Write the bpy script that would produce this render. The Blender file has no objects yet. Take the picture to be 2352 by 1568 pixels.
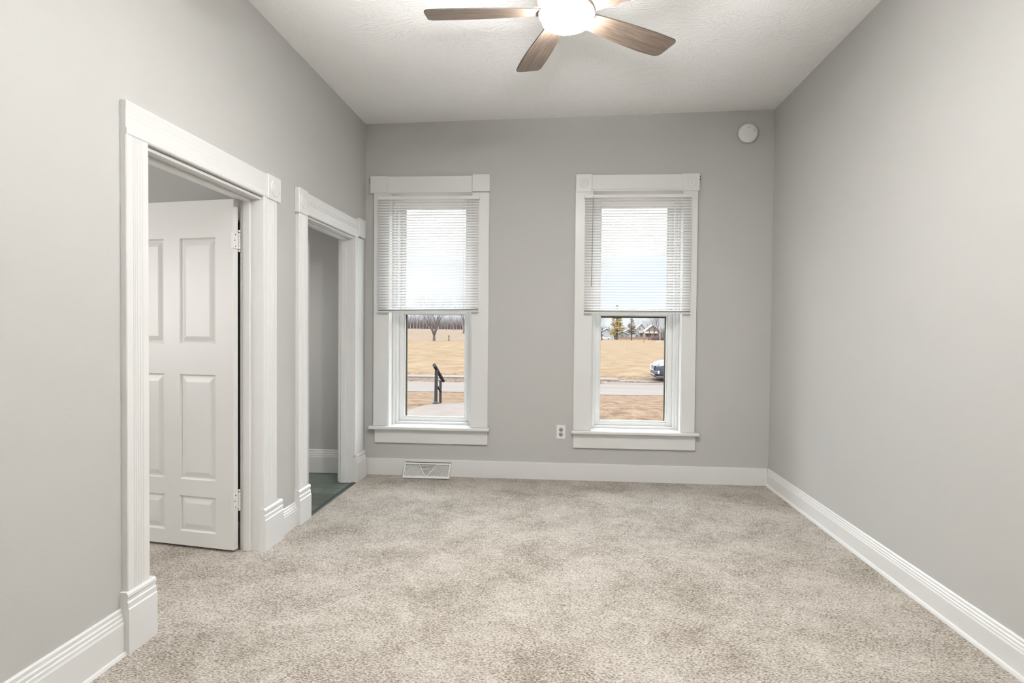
import bpy, math, random
from mathutils import Vector, Matrix
scn = bpy.context.scene
COL = scn.collection
PI = math.pi

# ------------------------------------------------------------------ camera
F_PX = 1375.61
cam_d = bpy.data.cameras.new('camera'); cam = bpy.data.objects.new('camera', cam_d); COL.objects.link(cam)
cam_d.sensor_width = 36.0; cam_d.lens = F_PX * 36.0 / 2352.0
cam_d.clip_start = 0.05; cam_d.clip_end = 2000
cam.matrix_world = Matrix(((0.99673829, -0.01089945, 0.0799624, 0.0),
                           (0.08017369, 0.02056608, -0.99656872, 0.0),
                           (0.00921753, 0.99972908, 0.02137285, 1.25),
                           (0, 0, 0, 1)))
scn.camera = cam
scn.view_settings.view_transform = 'Standard'; scn.view_settings.look = 'None'
scn.view_settings.exposure = 0.08; scn.view_settings.gamma = 1.0
scn.view_settings.use_curve_mapping = False

# ------------------------------------------------------------------ sky, sun, lights
w = bpy.data.worlds.new('sky'); scn.world = w; w.use_nodes = True
nt = w.node_tree; nt.nodes.clear()
def N(t, **k):
    n = nt.nodes.new(t)
    for a, b in k.items(): setattr(n, a, b)
    return n
out = N('ShaderNodeOutputWorld'); bg = N('ShaderNodeBackground'); nt.links.new(bg.outputs[0], out.inputs[0])
tc = N('ShaderNodeTexCoord'); mp = N('ShaderNodeMapping'); mp.inputs['Scale'].default_value = (1, 1, 4)
nt.links.new(tc.outputs['Generated'], mp.inputs[0])
nz = N('ShaderNodeTexNoise'); nz.inputs['Scale'].default_value = 2.6; nz.inputs['Detail'].default_value = 6
nt.links.new(mp.outputs[0], nz.inputs[0])
cr = N('ShaderNodeValToRGB'); cr.color_ramp.elements[0].position = 0.42; cr.color_ramp.elements[1].position = 0.60
cr.color_ramp.elements[0].color = (0.74, 0.86, 1.0, 1); cr.color_ramp.elements[1].color = (1, 1, 1, 1)
nt.links.new(nz.outputs[0], cr.inputs[0]); nt.links.new(cr.outputs[0], bg.inputs[0])
# overcast sky: about as bright as the field at the horizon, brighter overhead
sp_ = N('ShaderNodeSeparateXYZ'); nt.links.new(tc.outputs['Generated'], sp_.inputs[0])
mr = N('ShaderNodeMapRange'); mr.interpolation_type = 'SMOOTHSTEP'
mr.inputs['From Min'].default_value = 0.10; mr.inputs['From Max'].default_value = 0.38; mr.inputs['To Min'].default_value = 1.0; mr.inputs['To Max'].default_value = 12.0
nt.links.new(sp_.outputs[2], mr.inputs['Value']); nt.links.new(mr.outputs[0], bg.inputs[1])

def light(kind, name, loc, energy, color=(1, 1, 1), size=None, rot=(0, 0, 0), size_y=None, spread=None, radius=None):
    d = bpy.data.lights.new(name, kind); o = bpy.data.objects.new(name, d); COL.objects.link(o)
    d.energy = energy; d.color = color; o.location = loc; o.rotation_euler = rot
    if kind == 'AREA':
        d.shape = 'RECTANGLE'; d.size = size; d.size_y = size_y or size
        if spread: d.spread = spread
    if radius is not None: d.shadow_soft_size = radius
    return o
sun = light('SUN', 'sun', (0, -20, 30), 0.5, (1.0, 0.93, 0.84)); sun.rotation_euler = (math.radians(48), 0, math.radians(-28)); sun.data.angle = 0.02
# added area lamp, fill from behind the camera; the wall has no window
light('AREA', 'rear_fill_light', (0.25, -2.2, 1.55), 20, (1.0, 0.985, 0.96), 2.2, (math.radians(90), 0, 0), 1.7)
light('AREA', 'side_room_fill', (-4.3, 1.6, 1.5), 46, (1.0, 0.985, 0.96), 1.0, (0, math.radians(-90), 0), 1.4)  # added lamp that brightens the side room past the doorway
# open sky outside the two front windows (sampling portals for the sky)
for i, (px) in enumerate((-1.093, 0.62)):
    p = light('AREA', 'window_daylight', (px, 5.35, 1.41), 1.0, (1, 1, 1), 0.75, (math.radians(-90), 0, 0), 2.0)
    p.data.cycles.is_portal = True
# added upward lamp above the view, there to brighten the ceiling
light('AREA', 'ceiling_fill_light', (0, 0.6, 1.95), 150, (1.0, 0.995, 0.985), 0.6, (math.radians(147), 0, 0), 0.4, math.radians(90))
light('POINT', 'hall_fill_light', (-3.0, 4.55, 1.3), 16, (1.0, 0.97, 0.93), radius=0.1)  # added point lamp that lifts the hall wall; no fixture stands there
FAN_LIGHT = 280.0

# ------------------------------------------------------------------ materials
def mat(name, col, rough=0.6, metal=0.0, spec=0.5, bump=None, noise=None, emit=None, trans=None):
    """bump=(scale, strength, distance[, stretch]); noise=(scale, colour2, lo, hi[, stretch])"""
    m = bpy.data.materials.new(name); m.use_nodes = True
    t = m.node_tree; b = t.nodes['Principled BSDF']
    b.inputs['Base Color'].default_value = (*col, 1); b.inputs['Roughness'].default_value = rough
    b.inputs['Metallic'].default_value = metal; b.inputs['Specular IOR Level'].default_value = spec
    def coord(st):
        c = t.nodes.new('ShaderNodeTexCoord'); p = t.nodes.new('ShaderNodeMapping')
        p.inputs['Scale'].default_value = st; t.links.new(c.outputs['Object'], p.inputs[0]); return p.outputs[0]
    if noise:
        st = noise[4] if len(noise) > 4 else (1, 1, 1)
        n = t.nodes.new('ShaderNodeTexNoise'); n.inputs['Scale'].default_value = noise[0]; n.inputs['Detail'].default_value = 8 if len(noise) > 5 else 5; n.inputs['Roughness'].default_value = noise[5] if len(noise) > 5 else 0.5
        t.links.new(coord(st), n.inputs[0])
        r = t.nodes.new('ShaderNodeValToRGB'); r.color_ramp.elements[0].position = noise[2]; r.color_ramp.elements[1].position = noise[3]
        r.color_ramp.elements[0].color = (*col, 1); r.color_ramp.elements[1].color = (*noise[1], 1)
        t.links.new(n.outputs[0], r.inputs[0]); t.links.new(r.outputs[0], b.inputs['Base Color'])
    if bump:
        st = bump[3] if len(bump) > 3 else (1, 1, 1)
        n = t.nodes.new('ShaderNodeTexNoise'); n.inputs['Scale'].default_value = bump[0]; n.inputs['Detail'].default_value = 4
        t.links.new(coord(st), n.inputs[0])
        u = t.nodes.new('ShaderNodeBump'); u.inputs['Strength'].default_value = bump[1]; u.inputs['Distance'].default_value = bump[2]
        t.links.new(n.outputs[0], u.inputs['Height']); t.links.new(u.outputs[0], b.inputs['Normal'])
    if emit:
        b.inputs['Emission Color'].default_value = (*col, 1); b.inputs['Emission Strength'].default_value = emit
    return m

def lin(r, g, b):
    f = lambda c: (c / 255 / 12.92) if c <= 10 else ((c / 255 + 0.055) / 1.055) ** 2.4
    return (f(r), f(g), f(b))

M_WALL = mat('grey_wall_paint', (0.50, 0.494, 0.478), 0.55, spec=0.35, bump=(55, 0.10, 0.004))
M_WALL2 = mat('side_room_wall_paint', (0.50, 0.494, 0.478), 0.6, spec=0.3, bump=(55, 0.10, 0.004))
M_TRIM = mat('white_trim_paint', (0.76, 0.757, 0.745), 0.32, bump=(28, 0.12, 0.004))
M_DOOR = mat('white_door_paint', (0.73, 0.722, 0.702), 0.38, bump=(60, 0.08, 0.002, (1, 1, 0.15)))
M_VINYL = mat('white_vinyl', (0.83, 0.83, 0.82), 0.3)
M_PLASTIC = mat('white_plastic', (0.78, 0.775, 0.755), 0.35)
M_DARK = mat('dark_gap', (0.02, 0.02, 0.018), 0.8)
M_GREYDK = mat('dark_grey_plastic', (0.11, 0.105, 0.095), 0.5)
M_BRONZE = mat('dark_bronze_metal', (0.045, 0.04, 0.022), 0.45, 0.3)
M_HINGE = mat('painted_hinge_metal', (0.78, 0.77, 0.75), 0.3, 0.1)
M_STEEL = mat('satin_nickel', (0.62, 0.62, 0.58), 0.28, 0.75)
M_LIGHT_BLOCK = mat('light_block_grey', (0.3, 0.3, 0.3), 0.9)
M_CLOSET = mat('closet_shade_paint', (0.05, 0.055, 0.05), 0.8)  # near-black colour stands in for the shade of an unlit closet
M_STRIP = mat('charcoal_rubber_strip', (0.035, 0.038, 0.037), 0.6)

def ceiling_mat():
    m = bpy.data.materials.new('textured_ceiling'); m.use_nodes = True; t = m.node_tree; b = t.nodes['Principled BSDF']
    b.inputs['Base Color'].default_value = (0.92, 0.915, 0.90, 1); b.inputs['Roughness'].default_value = 0.85
    c = t.nodes.new('ShaderNodeTexCoord')
    # stomped crow's foot texture: short ridges whose direction changes from stamp to stamp
    v = t.nodes.new('ShaderNodeTexVoronoi'); v.inputs['Scale'].default_value = 7.0; t.links.new(c.outputs['Object'], v.inputs['Vector'])
    sep = t.nodes.new('ShaderNodeSeparateColor'); t.links.new(v.outputs['Color'], sep.inputs[0])
    mul = t.nodes.new('ShaderNodeMath'); mul.operation = 'MULTIPLY'; mul.inputs[1].default_value = 6.28; t.links.new(sep.outputs[0], mul.inputs[0])
    rot = t.nodes.new('ShaderNodeVectorRotate'); rot.rotation_type = 'Z_AXIS'
    t.links.new(c.outputs['Object'], rot.inputs['Vector']); t.links.new(mul.outputs[0], rot.inputs['Angle'])
    mp = t.nodes.new('ShaderNodeMapping'); mp.inputs['Scale'].default_value = (1, 4.5, 1); t.links.new(rot.outputs[0], mp.inputs[0])
    n = t.nodes.new('ShaderNodeTexNoise'); n.inputs['Scale'].default_value = 17; n.inputs['Detail'].default_value = 3; n.inputs['Distortion'].default_value = 0.6
    t.links.new(mp.outputs[0], n.inputs[0])
    r = t.nodes.new('ShaderNodeValToRGB'); r.color_ramp.elements[0].position = 0.50; r.color_ramp.elements[1].position = 0.66
    t.links.new(n.outputs[0], r.inputs[0])
    n2 = t.nodes.new('ShaderNodeTexNoise'); n2.inputs['Scale'].default_value = 3.5; t.links.new(c.outputs['Object'], n2.inputs[0])
    mm = t.nodes.new('ShaderNodeMath'); mm.operation = 'MULTIPLY'; t.links.new(r.outputs[0], mm.inputs[0]); t.links.new(n2.outputs[0], mm.inputs[1])
    u = t.nodes.new('ShaderNodeBump'); u.inputs['Strength'].default_value = 0.62; u.inputs['Distance'].default_value = 0.005
    t.links.new(mm.outputs[0], u.inputs['Height']); t.links.new(u.outputs[0], b.inputs['Normal'])
    return m
M_CEIL = ceiling_mat()

def carpet_mat():
    m = bpy.data.materials.new('beige_frieze_carpet'); m.use_nodes = True; t = m.node_tree; b = t.nodes['Principled BSDF']
    b.inputs['Roughness'].default_value = 1.0; b.inputs['Specular IOR Level'].default_value = 0.1
    b.inputs['Sheen Weight'].default_value = 0.15; b.inputs['Sheen Roughness'].default_value = 0.5
    c = t.nodes.new('ShaderNodeTexCoord'); o = c.outputs['Object']
    mp = t.nodes.new('ShaderNodeMapping'); mp.inputs['Scale'].default_value = (0.72, 1.15, 1); mp.inputs['Rotation'].default_value = (0, 0, 0.35); t.links.new(o, mp.inputs[0])
    n1 = t.nodes.new('ShaderNodeTexNoise'); n1.inputs['Scale'].default_value = 135; n1.inputs['Detail'].default_value = 3; n1.inputs['Roughness'].default_value = 0.6; n1.inputs['Distortion'].default_value = 0.5
    t.links.new(mp.outputs[0], n1.inputs[0])
    n2 = t.nodes.new('ShaderNodeTexNoise'); n2.inputs['Scale'].default_value = 2.6; n2.inputs['Detail'].default_value = 9; n2.inputs['Roughness'].default_value = 0.74; n2.inputs['Distortion'].default_value = 0.3
    t.links.new(o, n2.inputs[0])
    n3 = t.nodes.new('ShaderNodeTexNoise'); n3.inputs['Scale'].default_value = 30; n3.inputs['Detail'].default_value = 4; n3.inputs['Roughness'].default_value = 0.6
    t.links.new(mp.outputs[0], n3.inputs[0])
    # patches of traffic wear and painted pile shading lift the share of dark tufts
    a = t.nodes.new('ShaderNodeMath'); a.operation = 'MULTIPLY_ADD'; a.inputs[1].default_value = 0.50; a.inputs[2].default_value = -0.25
    t.links.new(n2.outputs[0], a.inputs[0])
    s = t.nodes.new('ShaderNodeMath'); s.operation = 'ADD'; t.links.new(n1.outputs[0], s.inputs[0]); c3 = t.nodes.new('ShaderNodeMath'); c3.operation = 'MULTIPLY_ADD'; c3.inputs[1].default_value = 0.22; c3.inputs[2].default_value = -0.11; t.links.new(n3.outputs[0], c3.inputs[0]); a3 = t.nodes.new('ShaderNodeMath'); a3.operation = 'ADD'; t.links.new(a.outputs[0], a3.inputs[0]); t.links.new(c3.outputs[0], a3.inputs[1]); t.links.new(a3.outputs[0], s.inputs[1])
    r = t.nodes.new('ShaderNodeValToRGB'); e = r.color_ramp.elements
    e[0].position = 0.33; e[0].color = (0.13, 0.105, 0.08, 1); e[1].position = 0.66; e[1].color = (0.585, 0.54, 0.487, 1)
    x = e.new(0.45); x.color = (0.305, 0.265, 0.222, 1); x = e.new(0.53); x.color = (0.435, 0.392, 0.343, 1)
    t.links.new(s.outputs[0], r.inputs[0]); t.links.new(r.outputs[0], b.inputs['Base Color'])
    u = t.nodes.new('ShaderNodeBump'); u.inputs['Strength'].default_value = 0.8; u.inputs['Distance'].default_value = 0.006
    t.links.new(s.outputs[0], u.inputs['Height']); t.links.new(u.outputs[0], b.inputs['Normal'])
    return m
M_CARPET = carpet_mat()

def plank_mat():
    m = bpy.data.materials.new('dark_green_grey_plank'); m.use_nodes = True; t = m.node_tree; b = t.nodes['Principled BSDF']
    b.inputs['Roughness'].default_value = 0.35
    c = t.nodes.new('ShaderNodeTexCoord')
    br = t.nodes.new('ShaderNodeTexBrick'); br.inputs['Scale'].default_value = 1.0; br.inputs['Brick Width'].default_value = 0.9; br.inputs['Row Height'].default_value = 0.15
    br.inputs['Mortar Size'].default_value = 0.003; br.inputs['Color1'].default_value = (0.045, 0.055, 0.042, 1); br.inputs['Color2'].default_value = (0.13, 0.17, 0.14, 1); br.inputs['Mortar'].default_value = (0.02, 0.02, 0.02, 1)
    t.links.new(c.outputs['Object'], br.inputs['Vector'])
    mp = t.nodes.new('ShaderNodeMapping'); mp.inputs['Scale'].default_value = (1.5, 14, 1); t.links.new(c.outputs['Object'], mp.inputs[0])
    n = t.nodes.new('ShaderNodeTexNoise'); n.inputs['Scale'].default_value = 4; n.inputs['Detail'].default_value = 6; t.links.new(mp.outputs[0], n.inputs[0])
    mx = t.nodes.new('ShaderNodeMix'); mx.data_type = 'RGBA'; mx.blend_type = 'OVERLAY'; mx.inputs[0].default_value = 0.8
    t.links.new(br.outputs[0], mx.inputs[6]); t.links.new(n.outputs[0], mx.inputs[7]); t.links.new(mx.outputs[2], b.inputs['Base Color'])
    return m
M_PLANK = plank_mat()

def wood_mat():
    m = bpy.data.materials.new('walnut_blade_wood'); m.use_nodes = True; t = m.node_tree; b = t.nodes['Principled BSDF']
    b.inputs['Roughness'].default_value = 0.42
    c = t.nodes.new('ShaderNodeTexCoord')
    mp = t.nodes.new('ShaderNodeMapping'); mp.inputs['Scale'].default_value = (1.6, 22, 3); t.links.new(c.outputs['Object'], mp.inputs[0])
    n = t.nodes.new('ShaderNodeTexNoise'); n.inputs['Scale'].default_value = 2.4; n.inputs['Detail'].default_value = 8; n.inputs['Roughness'].default_value = 0.62; n.inputs['Distortion'].default_value = 0.9
    t.links.new(mp.outputs[0], n.inputs[0])
    mp2 = t.nodes.new('ShaderNodeMapping'); mp2.inputs['Scale'].default_value = (8, 150, 8); t.links.new(c.outputs['Object'], mp2.inputs[0])
    n2 = t.nodes.new('ShaderNodeTexNoise'); n2.inputs['Scale'].default_value = 2; n2.inputs['Detail'].default_value = 4; t.links.new(mp2.outputs[0], n2.inputs[0])
    ad = t.nodes.new('ShaderNodeMath'); ad.operation = 'MULTIPLY_ADD'; ad.inputs[1].default_value = 0.35; t.links.new(n2.outputs[0], ad.inputs[0]); t.links.new(n.outputs[0], ad.inputs[2])
    r = t.nodes.new('ShaderNodeValToRGB'); e = r.color_ramp.elements
    e[0].position = 0.45; e[0].color = (0.095, 0.068, 0.052, 1); e[1].position = 0.95; e[1].color = (0.29, 0.225, 0.175, 1)
    x = e.new(0.66); x.color = (0.175, 0.13, 0.10, 1)
    t.links.new(ad.outputs[0], r.inputs[0]); t.links.new(r.outputs[0], b.inputs['Base Color'])
    return m
M_WOOD = wood_mat()
M_BLADE_EDGE = mat('dark_blade_edge', (0.035, 0.03, 0.022), 0.5)

def glass_mat():
    m = bpy.data.materials.new('window_glass'); m.use_nodes = True; t = m.node_tree; t.nodes.clear()
    o = t.nodes.new('ShaderNodeOutputMaterial'); mx = t.nodes.new('ShaderNodeMixShader'); tr = t.nodes.new('ShaderNodeBsdfTransparent'); gl = t.nodes.new('ShaderNodeBsdfGlossy')
    fr = t.nodes.new('ShaderNodeFresnel'); fr.inputs['IOR'].default_value = 1.12; gl.inputs['Roughness'].default_value = 0.02
    tr.inputs[0].default_value = (0.97, 0.98, 0.97, 1)
    t.links.new(fr.outputs[0], mx.inputs[0]); t.links.new(tr.outputs[0], mx.inputs[1]); t.links.new(gl.outputs[0], mx.inputs[2]); t.links.new(mx.outputs[0], o.inputs[0])
    return m
M_GLASS = glass_mat()

def slat_mat():
    m = bpy.data.materials.new('white_blind_slat'); m.use_nodes = True; t = m.node_tree; t.nodes.clear()
    o = t.nodes.new('ShaderNodeOutputMaterial'); mx = t.nodes.new('ShaderNodeMixShader'); d = t.nodes.new('ShaderNodeBsdfDiffuse'); tl = t.nodes.new('ShaderNodeBsdfTranslucent')
    d.inputs[0].default_value = (0.92, 0.92, 0.91, 1); tl.inputs[0].default_value = (0.98, 0.98, 0.98, 1); mx.inputs[0].default_value = 0.5
    t.links.new(d.outputs[0], mx.inputs[1]); t.links.new(tl.outputs[0], mx.inputs[2]); t.links.new(mx.outputs[0], o.inputs[0])
    return m
M_SLAT = slat_mat()

def emission(name, col, s):
    m = bpy.data.materials.new(name); m.use_nodes = True; t = m.node_tree; t.nodes.clear()
    o = t.nodes.new('ShaderNodeOutputMaterial'); e = t.nodes.new('ShaderNodeEmission'); e.inputs[0].default_value = (*col, 1); e.inputs[1].default_value = s
    t.links.new(e.outputs[0], o.inputs[0]); return m
M_LAMP = emission('lit_lamp_diffuser', (1.0, 0.99, 0.965), FAN_LIGHT)

M_GRASS = mat('dry_winter_grass', (0.070, 0.044, 0.025), 0.95, spec=0.02, noise=(0.9, (0.098, 0.071, 0.044), 0.40, 0.60, (0.740, 0.740, 0.740), 0.82), bump=(9, 0.6, 0.08))
M_GRASS2 = mat('dry_lawn_grass', (0.044, 0.025, 0.015), 0.95, spec=0.02, noise=(4.0, (0.106, 0.073, 0.049), 0.38, 0.58, (0.740, 0.592, 0.740), 0.85), bump=(40, 0.8, 0.04))
M_CONC = mat('pale_concrete', (0.077, 0.063, 0.054), 0.9, spec=0.02, noise=(2.5, (0.091, 0.075, 0.066), 0.35, 0.7), bump=(60, 0.2, 0.01))
M_STREET = mat('pale_street_concrete', (0.074, 0.061, 0.053), 0.9, spec=0.02, noise=(0.8, (0.087, 0.073, 0.065), 0.35, 0.7, (0.3, 2, 1)))
M_LEAVES = mat('dead_leaves', (0.037, 0.023, 0.016), 0.95, spec=0.02, noise=(6, (0.089, 0.062, 0.046), 0.35, 0.6), bump=(20, 1.0, 0.06))
M_BARK = mat('grey_brown_bark', (0.056, 0.043, 0.037), 0.9, spec=0.05)
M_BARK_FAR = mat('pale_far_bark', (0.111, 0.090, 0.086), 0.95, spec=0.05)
M_NEEDLE = mat('yellowed_needles', (0.081, 0.059, 0.017), 0.9, spec=0.05, noise=(0.7, (0.178, 0.115, 0.037), 0.4, 0.6))
M_NEEDLE2 = mat('brown_spruce_needles', (0.090, 0.068, 0.052), 0.9, spec=0.05)
M_RAIL = mat('dark_iron_rail', (0.020, 0.018, 0.018), 0.7, spec=0.1)
M_W_WHITE = mat('white_siding', (0.161, 0.161, 0.159), 0.7, spec=0.05); M_W_GREEN = mat('pale_green_siding', (0.158, 0.185, 0.160), 0.7, spec=0.05)
M_W_TAN = mat('taupe_siding', (0.112, 0.091, 0.079), 0.8, spec=0.05); M_W_GAR = mat('grey_tan_siding', (0.127, 0.112, 0.104), 0.8, spec=0.05)
M_R_PINK = mat('faded_red_shingle', (0.135, 0.097, 0.083), 0.9, spec=0.05); M_R_TAN = mat('pale_tan_shingle', (0.148, 0.120, 0.099), 0.9, spec=0.05)
M_R_WHITE = mat('white_fascia', (0.180, 0.175, 0.169), 0.7, spec=0.05); M_WIN = mat('dark_house_window', (0.05, 0.06, 0.07), 0.15)
M_FENCE = mat('weathered_red_fence', (0.118, 0.070, 0.053), 0.9, spec=0.05, noise=(3, (0.148, 0.089, 0.067), 0.4, 0.6))
M_CAR = mat('dark_blue_grey_car_paint', (0.022, 0.024, 0.032), 0.25, 0.0); M_CHROME = mat('chrome', (0.85, 0.85, 0.85), 0.12, 1.0)
M_BLACK = mat('black_car_plastic', (0.025, 0.025, 0.028), 0.5); M_TYRE = mat('tyre_rubber', (0.03, 0.03, 0.03), 0.8)
M_LENS = mat('clear_lamp_lens', (0.72, 0.72, 0.76), 0.08); M_CARGLASS = mat('tinted_car_glass', (0.03, 0.035, 0.04), 0.05)
M_POLE = mat('pale_pole', (0.152, 0.144, 0.135), 0.7, spec=0.05)
M_MARK = mat('dark_scuff', (0.10, 0.11, 0.105), 0.8)

# ------------------------------------------------------------------ mesh builder
class MB:
    def __init__(s): s.v = []; s.f = []; s.mi = []; s.sm = []
    def add(s, vs, fs, mi=0, smooth=False):
        b = len(s.v); s.v += [tuple(p) for p in vs]
        for f in fs: s.f.append(tuple(b + i for i in f)); s.mi.append(mi); s.sm.append(smooth)
        return s
    def box(s, x0, x1, y0, y1, z0, z1, mi=0):
        vs = [(x, y, z) for x in (x0, x1) for y in (y0, y1) for z in (z0, z1)]
        return s.add(vs, [(0, 1, 3, 2), (4, 6, 7, 5), (0, 4, 5, 1), (2, 3, 7, 6), (0, 2, 6, 4), (1, 5, 7, 3)], mi)
    def bev(s, x0, x1, y0, y1, z0, z1, b=0.003, mi=0):
        """box with chamfered edges"""
        P = []
        for (x, sx) in ((x0, 1), (x1, -1)):
            for (y, sy) in ((y0, 1), (y1, -1)):
                for (z, sz) in ((z0, 1), (z1, -1)):
                    P += [(x + sx * b, y + sy * b, z), (x + sx * b, y, z + sz * b), (x, y + sy * b, z + sz * b)]
        I = lambda i, j, k, a: ((i * 2 + j) * 2 + k) * 3 + a
        F = []
        for k in (0, 1): F.append((I(0, 0, k, 0), I(1, 0, k, 0), I(1, 1, k, 0), I(0, 1, k, 0)))
        for j in (0, 1): F.append((I(0, j, 0, 1), I(1, j, 0, 1), I(1, j, 1, 1), I(0, j, 1, 1)))
        for i in (0, 1): F.append((I(i, 0, 0, 2), I(i, 1, 0, 2), I(i, 1, 1, 2), I(i, 0, 1, 2)))
        for i in (0, 1):
            for j in (0, 1): F.append((I(i, j, 0, 1), I(i, j, 1, 1), I(i, j, 1, 2), I(i, j, 0, 2)))
        for i in (0, 1):
            for k in (0, 1): F.append((I(i, 0, k, 0), I(i, 1, k, 0), I(i, 1, k, 2), I(i, 0, k, 2)))
        for j in (0, 1):
            for k in (0, 1): F.append((I(0, j, k, 0), I(1, j, k, 0), I(1, j, k, 1), I(0, j, k, 1)))
        for i in (0, 1):
            for j in (0, 1):
                for k in (0, 1): F.append((I(i, j, k, 0), I(i, j, k, 1), I(i, j, k, 2)))
        return s.add(P, F, mi)
    def sweep(s, prof, p0, p1, ea, eb, mi=0, caps=True):
        """closed 2-D profile [(a,b)] carried from p0 to p1; a runs along ea, b along eb"""
        p0, p1, ea, eb = map(Vector, (p0, p1, ea, eb)); n = len(prof)
        vs = [p0 + ea * a + eb * b for a, b in prof] + [p1 + ea * a + eb * b for a, b in prof]
        fs = [(i, (i + 1) % n, n + (i + 1) % n, n + i) for i in range(n)]
        if caps: fs += [tuple(range(n))[::-1], tuple(range(n, 2 * n))]
        return s.add(vs, fs, mi)
    def tube(s, p0, p1, r0, r1=None, n=8, mi=0, caps=True, smooth=True):
        p0, p1 = Vector(p0), Vector(p1); r1 = r0 if r1 is None else r1
        d = (p1 - p0).normalized(); a = d.orthogonal().normalized(); b = d.cross(a)
        vs = []
        for p, r in ((p0, r0), (p1, r1)):
            for i in range(n):
                t = 2 * PI * i / n; vs.append(p + (a * math.cos(t) + b * math.sin(t)) * r)
        s.add(vs, [(i, (i + 1) % n, n + (i + 1) % n, n + i) for i in range(n)], mi, smooth)
        if caps: s.add(vs, [tuple(range(n))[::-1], tuple(range(n, 2 * n))], mi)
        return s
    def lathe(s, prof, c=(0, 0, 0), axis='Z', n=48, mi=0, smooth=True):
        """prof [(r, h)] turned round an axis through c"""
        vs = []
        for r, h in prof:
            for i in range(n):
                t = 2 * PI * i / n; a, b = r * math.cos(t), r * math.sin(t)
                q = {'Z': (a, b, h), 'Y': (a, h, b), 'X': (h, a, b)}[axis]
                vs.append((c[0] + q[0], c[1] + q[1], c[2] + q[2]))
        fs = []
        for k in range(len(prof) - 1):
            for i in range(n): fs.append((k * n + i, k * n + (i + 1) % n, (k + 1) * n + (i + 1) % n, (k + 1) * n + i))
        return s.add(vs, fs, mi, smooth)
    def sphere(s, c, r, n=10, mi=0):
        return s.lathe([(r * math.sin(PI * k / n) + 1e-6, -r * math.cos(PI * k / n)) for k in range(n + 1)], c, 'Z', n * 2, mi)
    def build(s, name, mats, parent=None, loc=None):
        me = bpy.data.meshes.new(name); me.from_pydata(s.v, [], s.f); me.update()
        for m in (mats if isinstance(mats, (list, tuple)) else [mats]): me.materials.append(m)
        me.polygons.foreach_set('material_index', s.mi); me.polygons.foreach_set('use_smooth', s.sm)
        import bmesh
        b = bmesh.new(); b.from_mesh(me); bmesh.ops.recalc_face_normals(b, faces=b.faces); b.to_mesh(me); b.free()
        o = bpy.data.objects.new(name, me); COL.objects.link(o)
        if loc: o.location = loc
        if parent is not None: o.parent = parent
        return o

def tag(o, label, cat, group=None, kind=None):
    o['label'] = label; o['category'] = cat
    if group: o['group'] = group
    if kind: o['kind'] = kind
    return o
def thing(name, label, cat, loc=(0, 0, 0), group=None):
    o = bpy.data.objects.new(name, None); COL.objects.link(o); o.location = loc; o.empty_display_size = 0.1
    return tag(o, label, cat, group)
def struct(o, label, cat):
    return tag(o, label, cat, kind='structure')
def sroot(name, label, cat, loc=(0, 0, 0)):
    o = thing(name, label, cat, loc); o['kind'] = 'structure'; return o

# ------------------------------------------------------------------ room dimensions
XL, XR, YB, YR = -1.6535, 1.6922, 4.979, -2.3
TL = 0.115                              # thickness of the wall with the two doorways
D1 = (2.258, 3.187, 1.948)              # doorway to the side room: y0, y1, head
D2 = (3.765, 4.670, 1.958)              # doorway to the hall
W1 = (-1.447, -0.739, 0.417, 2.385)     # window openings x0, x1, z0, z1
W2 = (0.256, 0.989, 0.417, 2.385)
HC = 3.12
def ceil_z(x): return 2.9634 + (x - XL) / (XR - XL) * 0.0574

# floor: carpet runs on through the first doorway
def grid_poly(mb, x0, x1, y0, y1, nx, ny, fn, mi=0):
    vs = [(x0 + (x1 - x0) * i / nx, y0 + (y1 - y0) * j / ny) for j in range(ny + 1) for i in range(nx + 1)]
    vs = [(x, y, fn(x, y)) for x, y in vs]
    fs = [(j * (nx + 1) + i, j * (nx + 1) + i + 1, (j + 1) * (nx + 1) + i + 1, (j + 1) * (nx + 1) + i) for j in range(ny) for i in range(nx)]
    return mb.add(vs, fs, mi)
m = MB(); m.box(XL + 0.004, XR, YR, YB, -0.05, 0.0); m.box(-4.4, XL + 0.004, 0.0, 3.66, -0.05, 0.0)
struct(m.build('floor', M_CARPET), 'speckled beige frieze carpet covering the empty room', 'carpet')
m = MB(); m.box(-3.3, XL + 0.0, 3.70, YB, -0.05, -0.002)
struct(m.build('floor_hall', M_PLANK), 'dark green-grey plank floor seen through the narrow doorway', 'floor')
m = MB(); m.sweep([(0, 0), (0.045, 0), (0.038, 0.007), (0.008, 0.007)], (XL - 0.012, D2[0] + 0.002, -0.002), (XL - 0.012, D2[1] - 0.002, -0.002), (1, 0, 0), (0, 0, 1))
struct(m.build('trim_3', M_STRIP), 'charcoal transition strip between carpet and dark plank floor', 'threshold')

# ceiling (the old house's ceiling falls a little to the left)
m = MB()
vs = [(x, y, ceil_z(x) + dz) for dz in (0, 0.05) for x, y in ((XL, YR), (XR, YR), (XR, YB), (XL, YB))]
m.add(vs, [(0, 1, 2, 3), (4, 5, 6, 7), (0, 1, 5, 4), (1, 2, 6, 5), (2, 3, 7, 6), (3, 0, 4, 7)])
struct(m.build('ceiling', M_CEIL), 'off-white ceiling with stomped plaster texture', 'ceiling')
m = MB(); m.box(-4.4, XL - TL, 0.0, YB, 2.92, 2.97)
struct(m.build('ceiling_side', M_CEIL), 'ceiling of the side room and hall', 'ceiling')
m = MB(); m.box(-4.7, XR + 0.3, YR - 0.3, YB + 0.27, HC, HC + 0.1)  # unseen slab added to keep outside light out of the rooms
struct(m.build('roof', M_LIGHT_BLOCK), 'unseen roof slab added over the rooms to block light', 'roof')

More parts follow.
